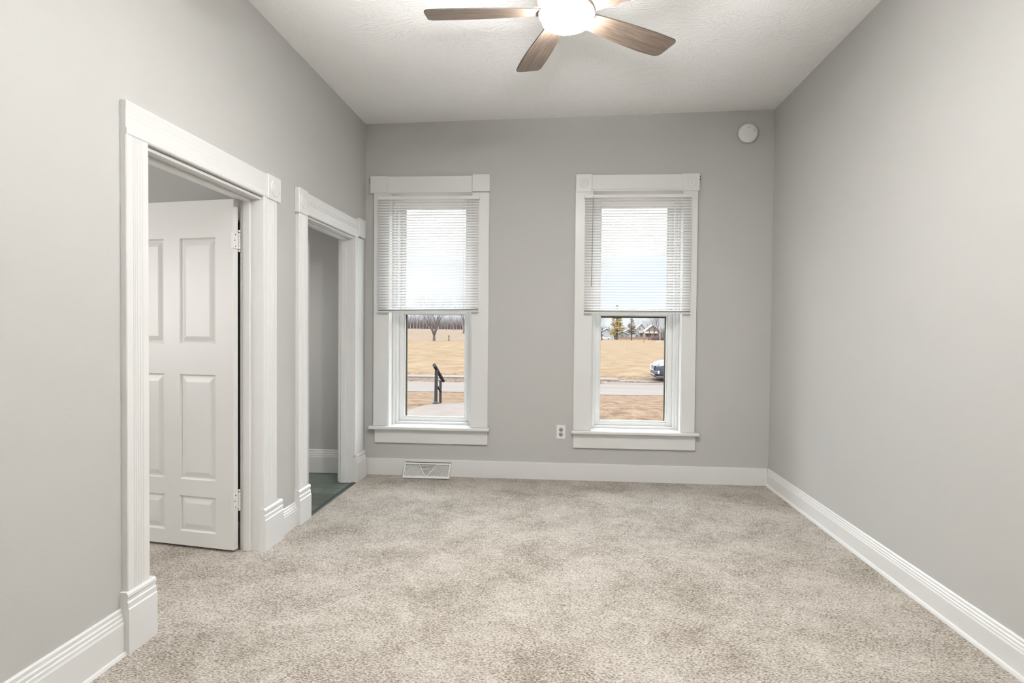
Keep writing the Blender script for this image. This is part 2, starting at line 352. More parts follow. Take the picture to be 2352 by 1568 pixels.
# left wall with its two doorways
m = MB(); x0, x1 = XL - TL, XL
m.box(x0, x1, YR, D1[0] - 0.012, 0, HC); m.box(x0, x1, D1[1] + 0.012, D2[0] - 0.012, 0, HC); m.box(x0, x1, D2[1] + 0.012, YB, 0, HC)
m.box(x0, x1, D1[0] - 0.012, D1[1] + 0.012, D1[2] + 0.012, HC); m.box(x0, x1, D2[0] - 0.012, D2[1] + 0.012, D2[2] + 0.012, HC)
struct(m.build('wall_left', M_WALL), 'grey painted wall with two white-cased doorways', 'wall')
# front (back of picture) wall with two windows
m = MB(); y0, y1 = YB, YB + 0.27
for a, b in ((-4.5, W1[0]), (W1[1], W2[0]), (W2[1], XR + 0.15)): m.box(a, b, y0, y1, -0.1, HC)
for W in (W1, W2): m.box(W[0], W[1], y0, y1, -0.1, W[2] - 0.03); m.box(W[0], W[1], y0, y1, W[3] + 0.012, HC)
struct(m.build('wall_back', M_WALL), 'grey painted wall with two tall white-trimmed windows', 'wall')
m = MB(); m.box(XR, XR + 0.15, YR - 0.15, YB, -0.1, HC)
struct(m.build('wall_right', M_WALL), 'long blank light grey wall on the right', 'wall')
m = MB(); m.box(-4.5, XR, YR - 0.15, YR, -0.1, HC)
struct(m.build('wall_rear', M_WALL), 'grey wall behind the camera', 'wall')
# side room, closet and hall
m = MB(); m.box(-4.5, -4.4, YR, YB, -0.1, HC)
struct(m.build('wall_side_far', M_WALL2), 'far grey wall of the side rooms', 'wall')
m = MB(); m.box(-4.4, XL - TL, -0.1, 0.0, -0.1, HC)
struct(m.build('wall_side_near', M_WALL2), 'near grey wall of the side room', 'wall')
CX0, CX1 = -2.75, -1.93
m = MB(); m.box(-4.4, CX0, 3.62, 3.70, 0, 2.92); m.box(CX1, XL - TL, 3.62, 3.70, 0, 2.92); m.box(CX0, CX1, 3.62, 3.70, 1.915, 2.92)
struct(m.build('wall_partition', M_WALL2), 'grey wall seen above the open white door', 'wall')
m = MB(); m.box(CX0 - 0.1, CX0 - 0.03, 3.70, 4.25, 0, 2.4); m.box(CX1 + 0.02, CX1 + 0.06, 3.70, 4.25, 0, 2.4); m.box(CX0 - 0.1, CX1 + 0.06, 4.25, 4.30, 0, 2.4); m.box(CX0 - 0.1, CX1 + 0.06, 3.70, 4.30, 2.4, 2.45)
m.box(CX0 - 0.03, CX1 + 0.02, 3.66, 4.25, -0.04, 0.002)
struct(m.build('wall_closet', M_CLOSET), 'closet behind the open door with shade painted into its walls', 'closet')

m = MB(); m.box(CX1 + 0.0605, CX1 + 0.073, 3.705, 4.312, 0, 2.92); m.box(CX0 - 0.1, CX1 + 0.0605, 4.3005, 4.312, 0, 2.92)
struct(m.build('wall_hall', M_WALL2), 'grey hall wall round the closet', 'wall')

# ------------------------------------------------------------------ baseboards
BB = [(0, 0), (0.019, 0), (0.019, 0.094), (0.016, 0.100), (0.0155, 0.108), (0.012, 0.111), (0.012, 0.120), (0.008, 0.124), (0.0075, 0.134), (0.003, 0.139), (0, 0.139)]
def bbscale(h): return [(a, b * h / 0.139) for a, b in BB]
FLAT = [(0, 0), (0.020, 0), (0.020, 0.136), (0.017, 0.139), (0, 0.139)]
m = MB(); m.sweep(BB, (XR, YR, 0), (XR, YB - 0.0, 0), (-1, 0, 0), (0, 0, 1))
m.sweep([(0, 0), (0.019, 0), (0.019, 0.004), (0.012, 0.014), (0, 0.018)], (XR - 0.019, YR, 0), (XR - 0.019, YB - 0.02, 0), (-0.55, 0, 0), (0, 0, 1))
struct(m.build('baseboard_right', M_TRIM), 'white moulded baseboard along the right wall', 'baseboard')
m = MB(); m.sweep(FLAT, (XL + 0.0, YB, 0), (XR - 0.019, YB, 0), (0, -1, 0), (0, 0, 1))
struct(m.build('baseboard_back', M_TRIM), 'plain flat white baseboard under the windows', 'baseboard')
m = MB()
m.sweep(bbscale(0.176), (XL, YR, 0), (XL, 2.128, 0), (1, 0, 0), (0, 0, 1)); m.sweep([(0, 0), (0.010, 0), (0.006, 0.010), (0, 0.013)], (XL + 0.019, YR, 0), (XL + 0.019, 2.126, 0), (1, 0, 0), (0, 0, 1))
struct(m.build('baseboard_left', M_TRIM), 'white moulded baseboard left of the wide doorway', 'baseboard')
m = MB(); m.sweep(bbscale(0.150), (XL, 3.400, 0), (XL, 3.630, 0), (1, 0, 0), (0, 0, 1))
struct(m.build('baseboard_between', M_TRIM), 'short white baseboard between the two doorways', 'baseboard')
m = MB(); m.sweep(bbscale(0.200), (-3.3, YB, 0), (XL - TL, YB, 0), (0, -1, 0), (0, 0, 1))
struct(m.build('baseboard_hall', M_TRIM), 'tall white baseboard in the hall beyond the narrow doorway', 'baseboard')

# ------------------------------------------------------------------ door casings
def fluted(w, t, grooves):
    """casing profile: width along a, thickness along b, with shallow flutes"""
    p = [(0, 0), (0, t - 0.003), (0.003, t)]
    for g in grooves:
        p += [(g - 0.0035, t), (g - 0.0015, t - 0.0025), (g + 0.0015, t - 0.0025), (g + 0.0035, t)]
    return p + [(w - 0.003, t), (w, t - 0.003), (w, 0)]
def rosette(mb, c, axis, sgn, r):
    """turned corner rosette standing on a block face"""
    pr = [(r, 0), (r * 0.97, 0.004), (r * 0.84, 0.0045), (r * 0.76, 0.0), (r * 0.62, -0.002), (r * 0.56, 0.003), (r * 0.42, 0.004), (r * 0.30, -0.001), (r * 0.16, 0.004), (0.0005, 0.006)]
    mb.lathe([(a, sgn * b) for a, b in pr], c, axis, 32)
def doorway(name, label, D, cl, cr, pl, prr, hdr_z, blocks, plinth_h, ext, g=0.003):
    root = sroot(name, label, 'door casing', (XL, (D[0] + D[1]) / 2, 0))
    OX, OY = XL, (D[0] + D[1]) / 2
    def bld(mb, nm): 
        mb.v = [(x - OX, y - OY, z) for x, y, z in mb.v]; return mb.build(nm, M_TRIM, root)
    gro = [0.030, 0.040, 0.052, 0.066, 0.080]
    for (y0, y1) in (cl, cr):
        w_ = y1 - y0; m = MB(); m.sweep(fluted(w_, 0.024, [g * w_ / 0.125 + 0.006 for g in gro]), (XL, y0, plinth_h), (XL, y0, hdr_z[0]), (0, 1, 0), (1, 0, 0)); bld(m, 'casing')
    for (y0, y1) in (pl, prr):
        h = plinth_h; m = MB()
        m.sweep([(0, 0), (0.038, 0), (0.038, h - 0.065), (0.034, h - 0.060), (0.034, h - 0.040), (0.030, h - 0.036), (0.030, h - 0.022), (0.034, h - 0.018), (0.033, h - 0.008), (0.026, h), (0, h)], (XL, y0, 0), (XL, y1, 0), (1, 0, 0), (0, 0, 1)); bld(m, 'plinth_block')
    m = MB(); z0, z1 = hdr_z
    m.sweep([(z0, 0), (z0, 0.022), (z0 + 0.006, 0.026), (z0 + 0.024, 0.026), (z0 + 0.028, 0.022), (z0 + 0.066, 0.022), (z0 + 0.069, 0.022 - g), (z0 + 0.072, 0.022), (z0 + 0.080, 0.022), (z0 + 0.083, 0.022 - g), (z0 + 0.086, 0.022), (z1 - 0.006, 0.024), (z1, 0.020), (z1, 0)], (XL, cl[0] if ext[0] else blocks[0][1], 0), (XL, blocks[-1][0], 0), (0, 0, 1), (1, 0, 0)); bld(m, 'header')
    for (y0, y1, za, zb, ros) in blocks if not ext[0] else blocks[-1:]:
        m = MB(); m.bev(XL, XL + 0.031, y0, y1, za, zb, 0.003)
        if ros: rosette(m, (XL + 0.031, (y0 + y1) / 2, (za + zb) / 2), 'X', 1, 0.045)
        bld(m, 'corner_block')
    # jamb boards and stops
    m = MB(); t = 0.012
    m.box(x0_ := XL - TL + 0.003, XL + 0.004, D[0] - t, D[0], 0, D[2] + t); m.box(x0_, XL + 0.004, D[1], D[1] + t, 0, D[2] + t); m.box(x0_, XL + 0.004, D[0], D[1], D[2], D[2] + t)
    bld(m, 'jamb')
    m = MB(); a, b = XL - 0.092, XL - 0.052
    m.bev(a, b, D[0], D[0] + 0.012, 0, D[2], 0.002); m.bev(a, b, D[1] - 0.012, D[1], 0, D[2], 0.002); m.bev(a, b, D[0] + 0.012, D[1] - 0.012, D[2] - 0.012, D[2], 0.002)
    m.bev(XL - TL - 0.006, a - 0.003, D[0] + 0.012, D[1] - 0.012, D[2] - 0.004, D[2], 0.001)
    bld(m, 'door_stop')
    # plain casing on the far side of the wall
    m = MB(); xo = XL - TL
    m.box(xo - 0.018, xo, D[0] - 0.11, D[0] - 0.004, 0, D[2] + 0.10); m.box(xo - 0.018, xo, D[1] + 0.032, D[1] + 0.12, 0, D[2] + 0.10); m.box(xo - 0.018, xo, D[0] - 0.004, D[1] + 0.032, D[2] + 0.004, D[2] + 0.10)
    bld(m, 'far_casing')
    return root
doorway('trim_1', 'white Victorian casing with plinth blocks around the wide doorway', D1, (2.137, 2.260), (3.186, 3.340), (2.124, 2.284), (3.180, 3.398),
        (1.966, 2.096), [(2.130, 2.260, 1.966, 2.096, False), (3.222, 3.372, 1.963, 2.100, True)], 0.236, (True, False), 0.0006)
doorway('trim_2', 'white Victorian casing around the narrow far doorway', D2, (3.634, 3.764), (4.672, 4.860), (3.624, 3.792), (4.695, 4.906),
        (1.972, 2.112), [(3.618, 3.752, 1.962, 2.118, True), (4.735, 4.888, 1.985, 2.134, False)], 0.220, (False, False))

# ------------------------------------------------------------------ windows
def window(name, label, W, cas, hdr, blk, stool, apron, ros, screen_z=1.352):
    ox, oy = (W[0] + W[1]) / 2, YB
    root = sroot(name, label, 'window', (ox, oy, 0))
    def bld(mb, nm, mt=M_TRIM, par=None):
        mb.v = [(x - ox, y - oy, z) for x, y, z in mb.v]; return mb.build(nm, mt, par or root)
    for (a, b) in cas:
        m = MB(); m.bev(a, b, YB - 0.022, YB, W[2], hdr[2], 0.003); bld(m, 'casing')
    m = MB(); m.bev(hdr[0], hdr[1], YB - 0.022, YB, hdr[2], hdr[3], 0.003); bld(m, 'header')
    for (a, b, za, zb), r in zip(blk, ros):
        m = MB(); m.bev(a, b, YB - 0.029, YB, za, zb, 0.003)
        if r: rosette(m, ((a + b) / 2, YB - 0.029, (za + zb) / 2), 'Y', -1, 0.036)
        bld(m, 'corner_block')
    m = MB(); m.bev(stool[0], stool[1], YB - 0.062, YB, W[2] - 0.026, W[2], 0.006); m.box(W[0], W[1], YB - 0.001, YB + 0.12, W[2] - 0.026, W[2] - 0.0005); bld(m, 'stool')
    m = MB(); m.bev(apron[0], apron[1], YB - 0.020, YB, apron[2], W[2] - 0.026, 0.003); bld(m, 'apron')
    # painted wood reveal
    t = 0.014; ya, yb = YB - 0.020, YB + 0.13
    m = MB(); m.box(W[0] - 0.002, W[0] + t * 0.4, ya + 0.002, yb, W[2], W[3] + 0.005); m.box(W[1] - t * 0.4, W[1] + 0.002, ya + 0.002, yb, W[2], W[3] + 0.005); m.box(W[0], W[1], ya + 0.002, yb, W[3] - 0.004, W[3] + 0.012)
    m.bev(W[0] + t * 0.4, W[0] + 0.022, YB + 0.085, yb, W[2], W[3], 0.002); m.bev(W[1] - 0.022, W[1] - t * 0.4, YB + 0.085, yb, W[2], W[3], 0.002)
    bld(m, 'reveal')
    # vinyl frame and sashes
    gx0, gx1 = W[0] + 0.090, W[1] - 0.092
    m = MB(); fa, fb = YB + 0.125, YB + 0.245
    m.bev(W[0], W[0] + 0.042, fa, fb, W[2] - 0.02, W[3], 0.002); m.bev(W[1] - 0.042, W[1], fa, fb, W[2] - 0.02, W[3], 0.002)
    m.bev(W[0] + 0.042, W[1] - 0.042, fa, fb, W[3] - 0.03, W[3], 0.002); m.bev(W[0] + 0.042, W[1] - 0.042, fa, fb, W[2] - 0.02, W[2] + 0.018, 0.002)
    bld(m, 'window_frame', M_VINYL)
    def sash(z0, z1, gz0, gz1, y0, y1, nm):
        s = MB(); a, b = W[0] + 0.042, W[1] - 0.042
        s.bev(a, gx0 - 0.010, y0, y1, z0, z1, 0.003); s.bev(gx1 + 0.010, b, y0, y1, z0, z1, 0.003)
        s.bev(gx0 - 0.010, gx1 + 0.010, y0, y1, z0, gz0 - 0.010, 0.003); s.bev(gx0 - 0.010, gx1 + 0.010, y0, y1, gz1 + 0.008, z1, 0.003)
        # glazing bead, bevelled towards the pane
        for (ax, bx, az, bz) in ((gx0 - 0.010, gx0, gz0 - 0.01, gz1 + 0.008), (gx1, gx1 + 0.010, gz0 - 0.01, gz1 + 0.008), (gx0, gx1, gz0 - 0.010, gz0), (gx0, gx1, gz1, gz1 + 0.008)):
            s.bev(ax, bx, y0 + 0.012, y1 - 0.002, az, bz, 0.002)
        o = bld(s, nm, M_VINYL)
        g = MB(); ym = (y0 + y1) / 2 + 0.004; g.box(gx0 - 0.004, gx1 + 0.004, ym, ym + 0.005, gz0 - 0.004, gz1 + 0.004); bld(g, 'glass_pane', M_GLASS, o)
        return o
    sash(W[2] + 0.018, 1.415, 0.474, 1.364, YB + 0.178, YB + 0.212, 'lower_sash')
    sash(1.385, W[3] - 0.03, 1.430, 2.285, YB + 0.214, YB + 0.242, 'upper_sash')
    m = MB(); m.bev(ox - 0.03, ox + 0.03, YB + 0.178, YB + 0.200, 1.4155, 1.428, 0.002); m.tube((ox, YB + 0.189, 1.428), (ox, YB + 0.189, 1.436), 0.010); bld(m, 'sash_lock', M_VINYL)
    # half screen frame outside
    m = MB(); a, b, ya, yb = gx0 - 0.020, gx1 + 0.020, YB + 0.245, YB + 0.262
    m.box(a, gx0 + 0.004, ya, yb, 0.45, 1.39); m.box(gx1 - 0.004, b, ya, yb, 0.45, 1.39); m.box(gx0 + 0.004, gx1 - 0.004, ya, yb, screen_z, 1.39); m.box(gx0 + 0.004, gx1 - 0.004, ya, yb, 0.45, 0.468)
    bld(m, 'screen_frame', M_BRONZE)
    return root
window('window_1', 'tall white sash window at left with handrail and tree outside', W1, ((-1.576, -1.447), (-0.739, -0.597)), (-1.456, -0.740, 2.380, 2.518),
       ((-1.606, -1.456, 2.378, 2.523), (-0.740, -0.594, 2.384, 2.528)), (-1.606, -0.580), (-1.564, -0.596, 0.274), (False, False), 1.364)
window('window_2', 'tall white sash window at right with parked car outside', W2, ((0.114, 0.256), (0.989, 1.099)), (0.246, 0.976, 2.394, 2.512),
       ((0.116, 0.246, 2.372, 2.518), (0.972, 1.108, 2.374, 2.514)), (0.102, 1.130), (0.116, 1.106, 0.270), (True, True))

# ------------------------------------------------------------------ mini blinds
def blind(label, x0, x1, ztop, zbot, tiltz, wand, n, ang):
    root = thing('mini_blind', label, 'window blind', ((x0 + x1) / 2, YB - 0.022, ztop), 'raised mini blinds in the two windows')
    w2 = (x1 - x0) / 2; y = -0.028
    m = MB(); m.bev(-w2, w2, -0.040, -0.002, -0.027, 0.0, 0.002); m.build('headrail', M_PLASTIC, root)
    h = ztop - zbot; top = -0.042; bot = -(h - 0.030); dz = (top - bot) / (n - 1)
    m = MB(); prof = []
    for k in range(5):
        u = (k - 2) / 2 * 0.0125; prof.append((u * math.cos(ang), u * math.sin(ang) , 0.0022 * (1 - ((k - 2) / 2) ** 2)))
    for i in range(n):
        z = top - i * dz; rr = random.Random(i * 7 + n)
        sag = rr.uniform(-0.0008, 0.0008); da = rr.uniform(-0.05, 0.05)
        vs = []
        for sx in (-1, 0, 1):
            zz = z + tiltz * sx * (i / n) + (sag if sx == 0 else 0)
            for k in range(5):
                u = (k - 2) / 2 * 0.0125; c = 0.0022 * (1 - ((k - 2) / 2) ** 2); a = ang + da
                vs.append((sx * (w2 - 0.004), y + u * math.cos(a) - c * math.sin(a), zz + u * math.sin(a) + c * math.cos(a)))
        m.add(vs, [(s_ * 5 + k, s_ * 5 + k + 1, (s_ + 1) * 5 + k + 1, (s_ + 1) * 5 + k) for s_ in (0, 1) for k in range(4)], 0, True)
    m.build('slats', M_SLAT, root)
    m = MB()
    for k in range(6):
        z = bot - 0.0035 - k * 0.0024; o = 0.0006 * ((k * 37) % 5 - 2)
        m.sweep([(-0.0125, 0), (0, 0.0016), (0.0125, 0), (0, 0.0012)], (-w2 + 0.004, y + o, z - tiltz), (w2 - 0.004, y + o, z + tiltz), (0, 1, 0), (0, 0, 1))
    m.build('stacked_slats', M_PLASTIC, root)
    m = MB(); z = bot - 0.018
    m.sweep([(-0.012, 0.002), (-0.009, 0.005), (0.009, 0.005), (0.012, 0.002), (0.012, -0.006), (0.009, -0.009), (-0.009, -0.009), (-0.012, -0.006)], (-w2 + 0.002, y, z - tiltz), (w2 - 0.002, y, z + tiltz), (0, 1, 0), (0, 0, 1))
    m.build('bottom_rail', M_PLASTIC, root)
    for fx in (-0.70, 0.70):
        m = MB(); xx = fx * w2
        for yy in (y - 0.0135, y + 0.0135): m.tube((xx, yy, -0.027), (xx, yy, z), 0.0008, n=5)
        for i in range(n): m.tube((xx, y - 0.0135, top - i * dz + 0.002), (xx + 0.004, y + 0.010, top - i * dz - 0.004), 0.0009, n=4)
        m.build('ladder_cord', M_PLASTIC, root)
    if wand:
        m = MB(); m.tube((-w2 + 0.068, y - 0.022, -0.030), (-w2 + 0.062, y - 0.026, -0.745), 0.0035, n=6); m.tube((-w2 + 0.068, y - 0.022, -0.015), (-w2 + 0.068, y - 0.022, -0.032), 0.002, n=6)
        m.build('tilt_wand', mat('clear_grey_wand', (0.35, 0.35, 0.34), 0.2), root)
    return root
blind('white mini blind half raised over the left window, without a wand', -1.530, -0.675, 2.343, 1.378, 0.006, False, 41, math.radians(38))
blind('white mini blind half raised over the right window, with a thin tilt wand', 0.187, 1.043, 2.343, 1.378, 0.0, True, 41, math.radians(35))

# ------------------------------------------------------------------ six panel door, standing open into the side room
door = sroot('door_1', 'white six-panel door standing open beyond the wide doorway', 'door', (-1.779, 3.140, 0.015))
DW, DH, DT = 0.805, 1.926, 0.035
def panel_door():
    m = MB()
    stile, mid = 0.115, 0.105
    pw = (DW - 2 * stile - mid) / 2
    xs = [0, stile, stile + pw, stile + pw + mid, DW - stile, DW]
    zs = [0, 0.080, 0.281, 0.374, 0.964, 1.133, 1.722, DH]
    # faces: local x runs from the hinge to the free edge (towards -X), front faces the camera at y=0
    P = lambda x, y, z: (-x, y, z)
    for side, yf in ((-1, 0.0), (1, DT)):
        for i in range(5):
            for j in range(7):
                xa, xb, za, zb = xs[i], xs[i + 1], zs[j], zs[j + 1]
                if i in (1, 3) and j in (1, 3, 5):
                    # ogee groove around a raised field
                    rings = [(0, 0.0), (0.009, 0.010), (0.016, 0.0095), (0.040, 0.003), (0.044, 0.0025)]
                    prev = None
                    for d, dep in rings:
                        y = yf - side * dep * 1.0
                        q = [P(xa + d, y, za + d), P(xb - d, y, za + d), P(xb - d, y, zb - d), P(xa + d, y, zb - d)]
                        if prev: m.add(prev + q, [(0, 1, 5, 4), (1, 2, 6, 5), (2, 3, 7, 6), (3, 0, 4, 7)])
                        prev = q
                    m.add(prev, [(0, 1, 2, 3)])
                else: m.add([P(xa, yf, za), P(xb, yf, za), P(xb, yf, zb), P(xa, yf, zb)], [(0, 1, 2, 3)])
    m.add([P(0, 0, 0), P(0, DT, 0), P(0, DT, DH), P(0, 0, DH)], [(0, 1, 2, 3)]); m.add([P(DW, 0, 0), P(DW, DT, 0), P(DW, DT, DH), P(DW, 0, DH)], [(0, 1, 2, 3)])
    m.add([P(0, 0, 0), P(DW, 0, 0), P(DW, DT, 0), P(0, DT, 0)], [(0, 1, 2, 3)]); m.add([P(0, 0, DH), P(DW, 0, DH), P(DW, DT, DH), P(0, DT, DH)], [(0, 1, 2, 3)])
    return m
panel_door().build('door_leaf', M_DOOR, door)
for zc in (1.703, 0.270):
    m = MB(); kx, ky = 0.0065, 0.0385
    for k in range(5): m.tube((kx, ky, zc - 0.045 + k * 0.018), (kx, ky, zc - 0.0285 + k * 0.018), 0.0062, n=12)
    for e, s_ in ((zc - 0.050, -1), (zc + 0.050, 1)): m.sphere((kx, ky, e + s_ * 0.004), 0.0068, 6)
    m.bev(-0.0005, 0.0028, 0.0, 0.036, zc - 0.045, zc + 0.045, 0.0008); m.bev(-0.014, 0.0028, -0.0028, 0.0, zc - 0.045, zc + 0.045, 0.0008)
    h = m.build('hinge', M_HINGE, door)
    s_ = MB()
    for dy, dz in ((0.010, 0.032), (0.004, 0.0), (0.010, -0.032)): s_.lathe([(0.0045, 0), (0.0035, 0.001), (0.0003, 0.0012)], (0.0028, dy + 0.004, zc + dz), 'X', 10)
    s_.build('screw', M_GREYDK, h)
m = MB(); m.lathe([(0.030, 0), (0.030, -0.006), (0.012, -0.010), (0.011, -0.030), (0.024, -0.038), (0.028, -0.050), (0.022, -0.062), (0.001, -0.066)], (-DW + 0.06, 0, 0.92), 'Y', 24); m.build('door_knob', M_STEEL, door)
door.rotation_euler = (0, 0, math.radians(-9.0))

# ------------------------------------------------------------------ ceiling fan
FX, FY = 0.013, 2.60
fan = thing('ceiling_fan', 'flush ceiling fan with five walnut blades and a lit round lamp', 'ceiling fan', (FX, FY, ceil_z(FX)))
zc = ceil_z(FX)
m = MB(); m.lathe([(0.001, 0), (0.085, 0), (0.090, -0.006), (0.088, -0.060), (0.070, -0.085), (0.060, -0.10), (0.060, -0.150), (0.115, -0.185), (0.130, -0.215), (0.132, -0.30), (0.128, -0.345), (0.122, -0.372), (0.116, -0.382), (0.001, -0.382)], n=64)
m.build('motor_housing', mat('brushed_nickel_white', (0.70, 0.70, 0.66), 0.35, 0.35), fan)
m = MB(); zt = 2.597 - zc
m.lathe([(0.119, zt + 0.012), (0.122, zt + 0.002), (0.121, zt - 0.008), (0.113, zt - 0.013), (0.105, zt - 0.014)], n=64); m.build('light_ring', mat('white_enamel', (0.8, 0.8, 0.77), 0.3), fan)
m = MB(); zt = 2.578 - zc
m.lathe([(0.104, 2.590 - zc), (0.104, 2.561 - zc), (0.101, 2.556 - zc), (0.096, 2.553 - zc), (0.05, 2.550 - zc), (0.0005, 2.549 - zc)], n=64); m.build('light_diffuser', M_LAMP, fan)
def blade_mb():
    """one blade along +X, slightly wider past the middle with rounded corners, pitched"""
    st = [(0.105, 0.052, 0.040), (0.18, 0.058, 0.047), (0.28, 0.066, 0.056), (0.38, 0.072, 0.063), (0.48, 0.074, 0.067), (0.55, 0.071, 0.067), (0.592, 0.067, 0.066), (0.604, 0.058, 0.060), (0.610, 0.040, 0.050)]
    pit = math.radians(-11); m = MB(); vs = []
    for (x, a, b) in st:
        for (y, z) in ((a, 0.003), (-b, 0.003), (-b, -0.003), (a, -0.003)):
            vs.append((x, y * math.cos(pit) - z * math.sin(pit), y * math.sin(pit) + z * math.cos(pit)))
    n = len(st)
    for i in range(n - 1):
        for k in range(4):
            m.add([vs[i * 4 + k], vs[i * 4 + (k + 1) % 4], vs[i * 4 + 4 + (k + 1) % 4], vs[i * 4 + 4 + k]], [(0, 1, 2, 3)], 0 if k in (0, 2) else 1)
    m.add(vs[-4:], [(0, 1, 2, 3)], 1); m.add(vs[:4], [(0, 1, 2, 3)], 1)
    return m
bl = None
for k, a in enumerate((37, 109, 181, 253, 325)):
    if bl is None:
        bl = blade_mb().build('blade', [M_WOOD, M_BLADE_EDGE], fan); b = bl
        m = MB(); m.bev(0.090, 0.135, -0.026, 0.026, 0.003, 0.010, 0.002); m.bev(0.09, 0.16, -0.012, 0.012, 0.004, 0.012, 0.002); br = m.build('blade_bracket', M_STEEL, bl)
    else:
        b = bl.copy(); COL.objects.link(b); b.parent = fan; c = br.copy(); COL.objects.link(c); c.parent = b
    b.location = (0, 0, 2.606 - zc); b.rotation_euler = (0, 0, math.radians(a))

# ------------------------------------------------------------------ smoke detector, outlet, register, screws
sd = thing('smoke_detector', 'round white smoke detector high in the back wall corner', 'smoke detector', (1.478, YB, 2.828))
m = MB(); m.lathe([(0.066, 0), (0.068, -0.010), (0.070, -0.012), (0.076, -0.014), (0.0765, -0.030), (0.072, -0.038), (0.060, -0.041), (0.0005, -0.042)], n=64, axis='Y'); m.build('detector_body', M_PLASTIC, sd)
m = MB(); m.lathe([(0.012, -0.0414), (0.0105, -0.0440), (0.0095, -0.0432), (0.0005, -0.0432)], (0.004, 0, 0.050), 'Y', 24); m.build('test_button', M_PLASTIC, sd)
m = MB()
for k in range(6):
    a0, a1 = math.radians(8 + k * 4), math.radians(12 + k * 4); r = 0.050
    m.tube((r * math.cos(a0), -0.0420, r * math.sin(a0)), (r * math.cos(a1), -0.0420, r * math.sin(a1)), 0.0016, n=6)
m.build('sounder_slot', M_GREYDK, sd); m = MB()
for k in range(4):
    a0 = math.radians(200 + k * 40); 
    m.tube((0.004 + 0.012 * math.cos(a0), -0.0420, 0.05 + 0.012 * math.sin(a0)), (0.004 + 0.012 * math.cos(a0 + 0.5), -0.0420, 0.05 + 0.012 * math.sin(a0 + 0.5)), 0.0010, n=6)
m.build('button_ring', M_GREYDK, sd)

ol = thing('electrical_outlet', 'white wall plate with two grey duplex sockets beside right window', 'outlet', (0.016, YB, 0.3965))
m = MB(); m.bev(-0.038, 0.038, -0.007, 0, -0.0585, 0.0585, 0.003); m.build('cover_plate', M_PLASTIC, ol)
for zz in (0.0195, -0.0195):
    m = MB(); m.lathe([(0.0165, -0.0070), (0.0165, -0.0085), (0.0005, -0.0086)], (0, 0, zz), 'Y', 24); s_ = m.build('socket', mat('grey_socket_face', (0.36, 0.35, 0.32), 0.5), ol)
    m = MB(); m.box(-0.0085, -0.0050, -0.0092, -0.0084, zz, zz + 0.009); m.box(0.0050, 0.0085, -0.0092, -0.0084, zz, zz + 0.008); m.lathe([(0.003, -0.0087), (0.0003, -0.0092)], (0, 0, zz - 0.008), 'Y', 12); m.build('slot', M_DARK, s_)
m = MB(); m.lathe([(0.003, -0.007), (0.0025, -0.0082), (0.0003, -0.0084)], (0, 0, 0), 'Y', 12); m.build('screw', M_STEEL, ol)

# baseboard register: a sloping grille with straight middle louvres in a V and curved ones at each side
VX0, VX1, VZ = -1.292, -0.902, 0.112
rg = thing('floor_register', 'white baseboard heat register with curved louvres below left window', 'vent', ((VX0 + VX1) / 2, YB - 0.020, 0))
hw = (VX1 - VX0) / 2
FY0, FY1 = -0.098, -0.012           # foot and head of the sloping face
def fp(u, v, d=0.0):                # u across -1..1, v up 0..1 on the slope, d outwards
    ny, nz = -VZ, -(FY1 - FY0); L = math.hypot(VZ, FY1 - FY0); n = Vector((0, -VZ / L, (FY1 - FY0) / L))
    return Vector((u * hw, FY0 + (FY1 - FY0) * v, 0.004 + (VZ - 0.004) * v)) + n * d
m = MB()
def face_bar(mb, pts, w_, d0, d1):
    """ribbon of width w_ along 2-D points on the slope"""
    for (a, b) in zip(pts[:-1], pts[1:]):
        A, B = fp(*a), fp(*b); t = (B - A).normalized(); n = fp(0, 0, 1) - fp(0, 0, 0); s_ = t.cross(n).normalized() * (w_ / 2)
        vs = [A + s_ + n * d0, A - s_ + n * d0, A - s_ + n * d1, A + s_ + n * d1, B + s_ + n * d0, B - s_ + n * d0, B - s_ + n * d1, B + s_ + n * d1]
        mb.add(vs, [(0, 1, 2, 3), (4, 5, 6, 7), (0, 1, 5, 4), (1, 2, 6, 5), (2, 3, 7, 6), (3, 0, 4, 7)])
face_bar(m, [(-1, 0.07), (1, 0.07)], 0.020, 0, 0.006); face_bar(m, [(-1, 0.95), (1, 0.95)], 0.014, 0, 0.006)
face_bar(m, [(-0.975, 0.02), (-0.975, 1)], 0.011, 0, 0.006); face_bar(m, [(0.975, 0.02), (0.975, 1)], 0.011, 0, 0.006)
face_bar(m, [(-0.38, 0.9), (-0.02, 0.12)], 0.007, 0, 0.006); face_bar(m, [(0.40, 0.9), (0.02, 0.12)], 0.007, 0, 0.006)
for sx in (-1, 1):
    m.add([fp(sx, 0), fp(sx, 1), Vector((sx * hw, 0, VZ)), Vector((sx * hw, 0, 0))], [(0, 1, 2, 3)])
m.add([fp(-1, 1, 0.006), fp(1, 1, 0.006), Vector((hw, 0.0, VZ - 0.006)), Vector((-hw, 0.0, VZ - 0.006))], [(0, 1, 2, 3)])
m.build('register_frame', M_PLASTIC, rg)
m = MB()
for k in range(8):
    v = 0.20 + k * 0.088; half = 0.37 * (v - 0.12) / 0.78; face_bar(m, [(-half, v), (half, v)], 0.0050, -0.004, 0.003)
for s_ in (-1, 1):
    for k in range(25):
        r = 0.10 + k * 0.050     # curved louvres fan out from the foot of the V
        pts = []
        for q in range(19):
            a = math.radians(q * 4.8); u = 0.02 + r * math.cos(a) * 1.0; v = 0.14 + r * math.sin(a) * 1.35
            lim = (u - 0.02) / 0.38 * 0.78 + 0.12
            if v < 0.90 and v < lim and u < 0.96: pts.append((u * s_, v))
        if len(pts) > 1: face_bar(m, pts, 0.0052, -0.004, 0.003)
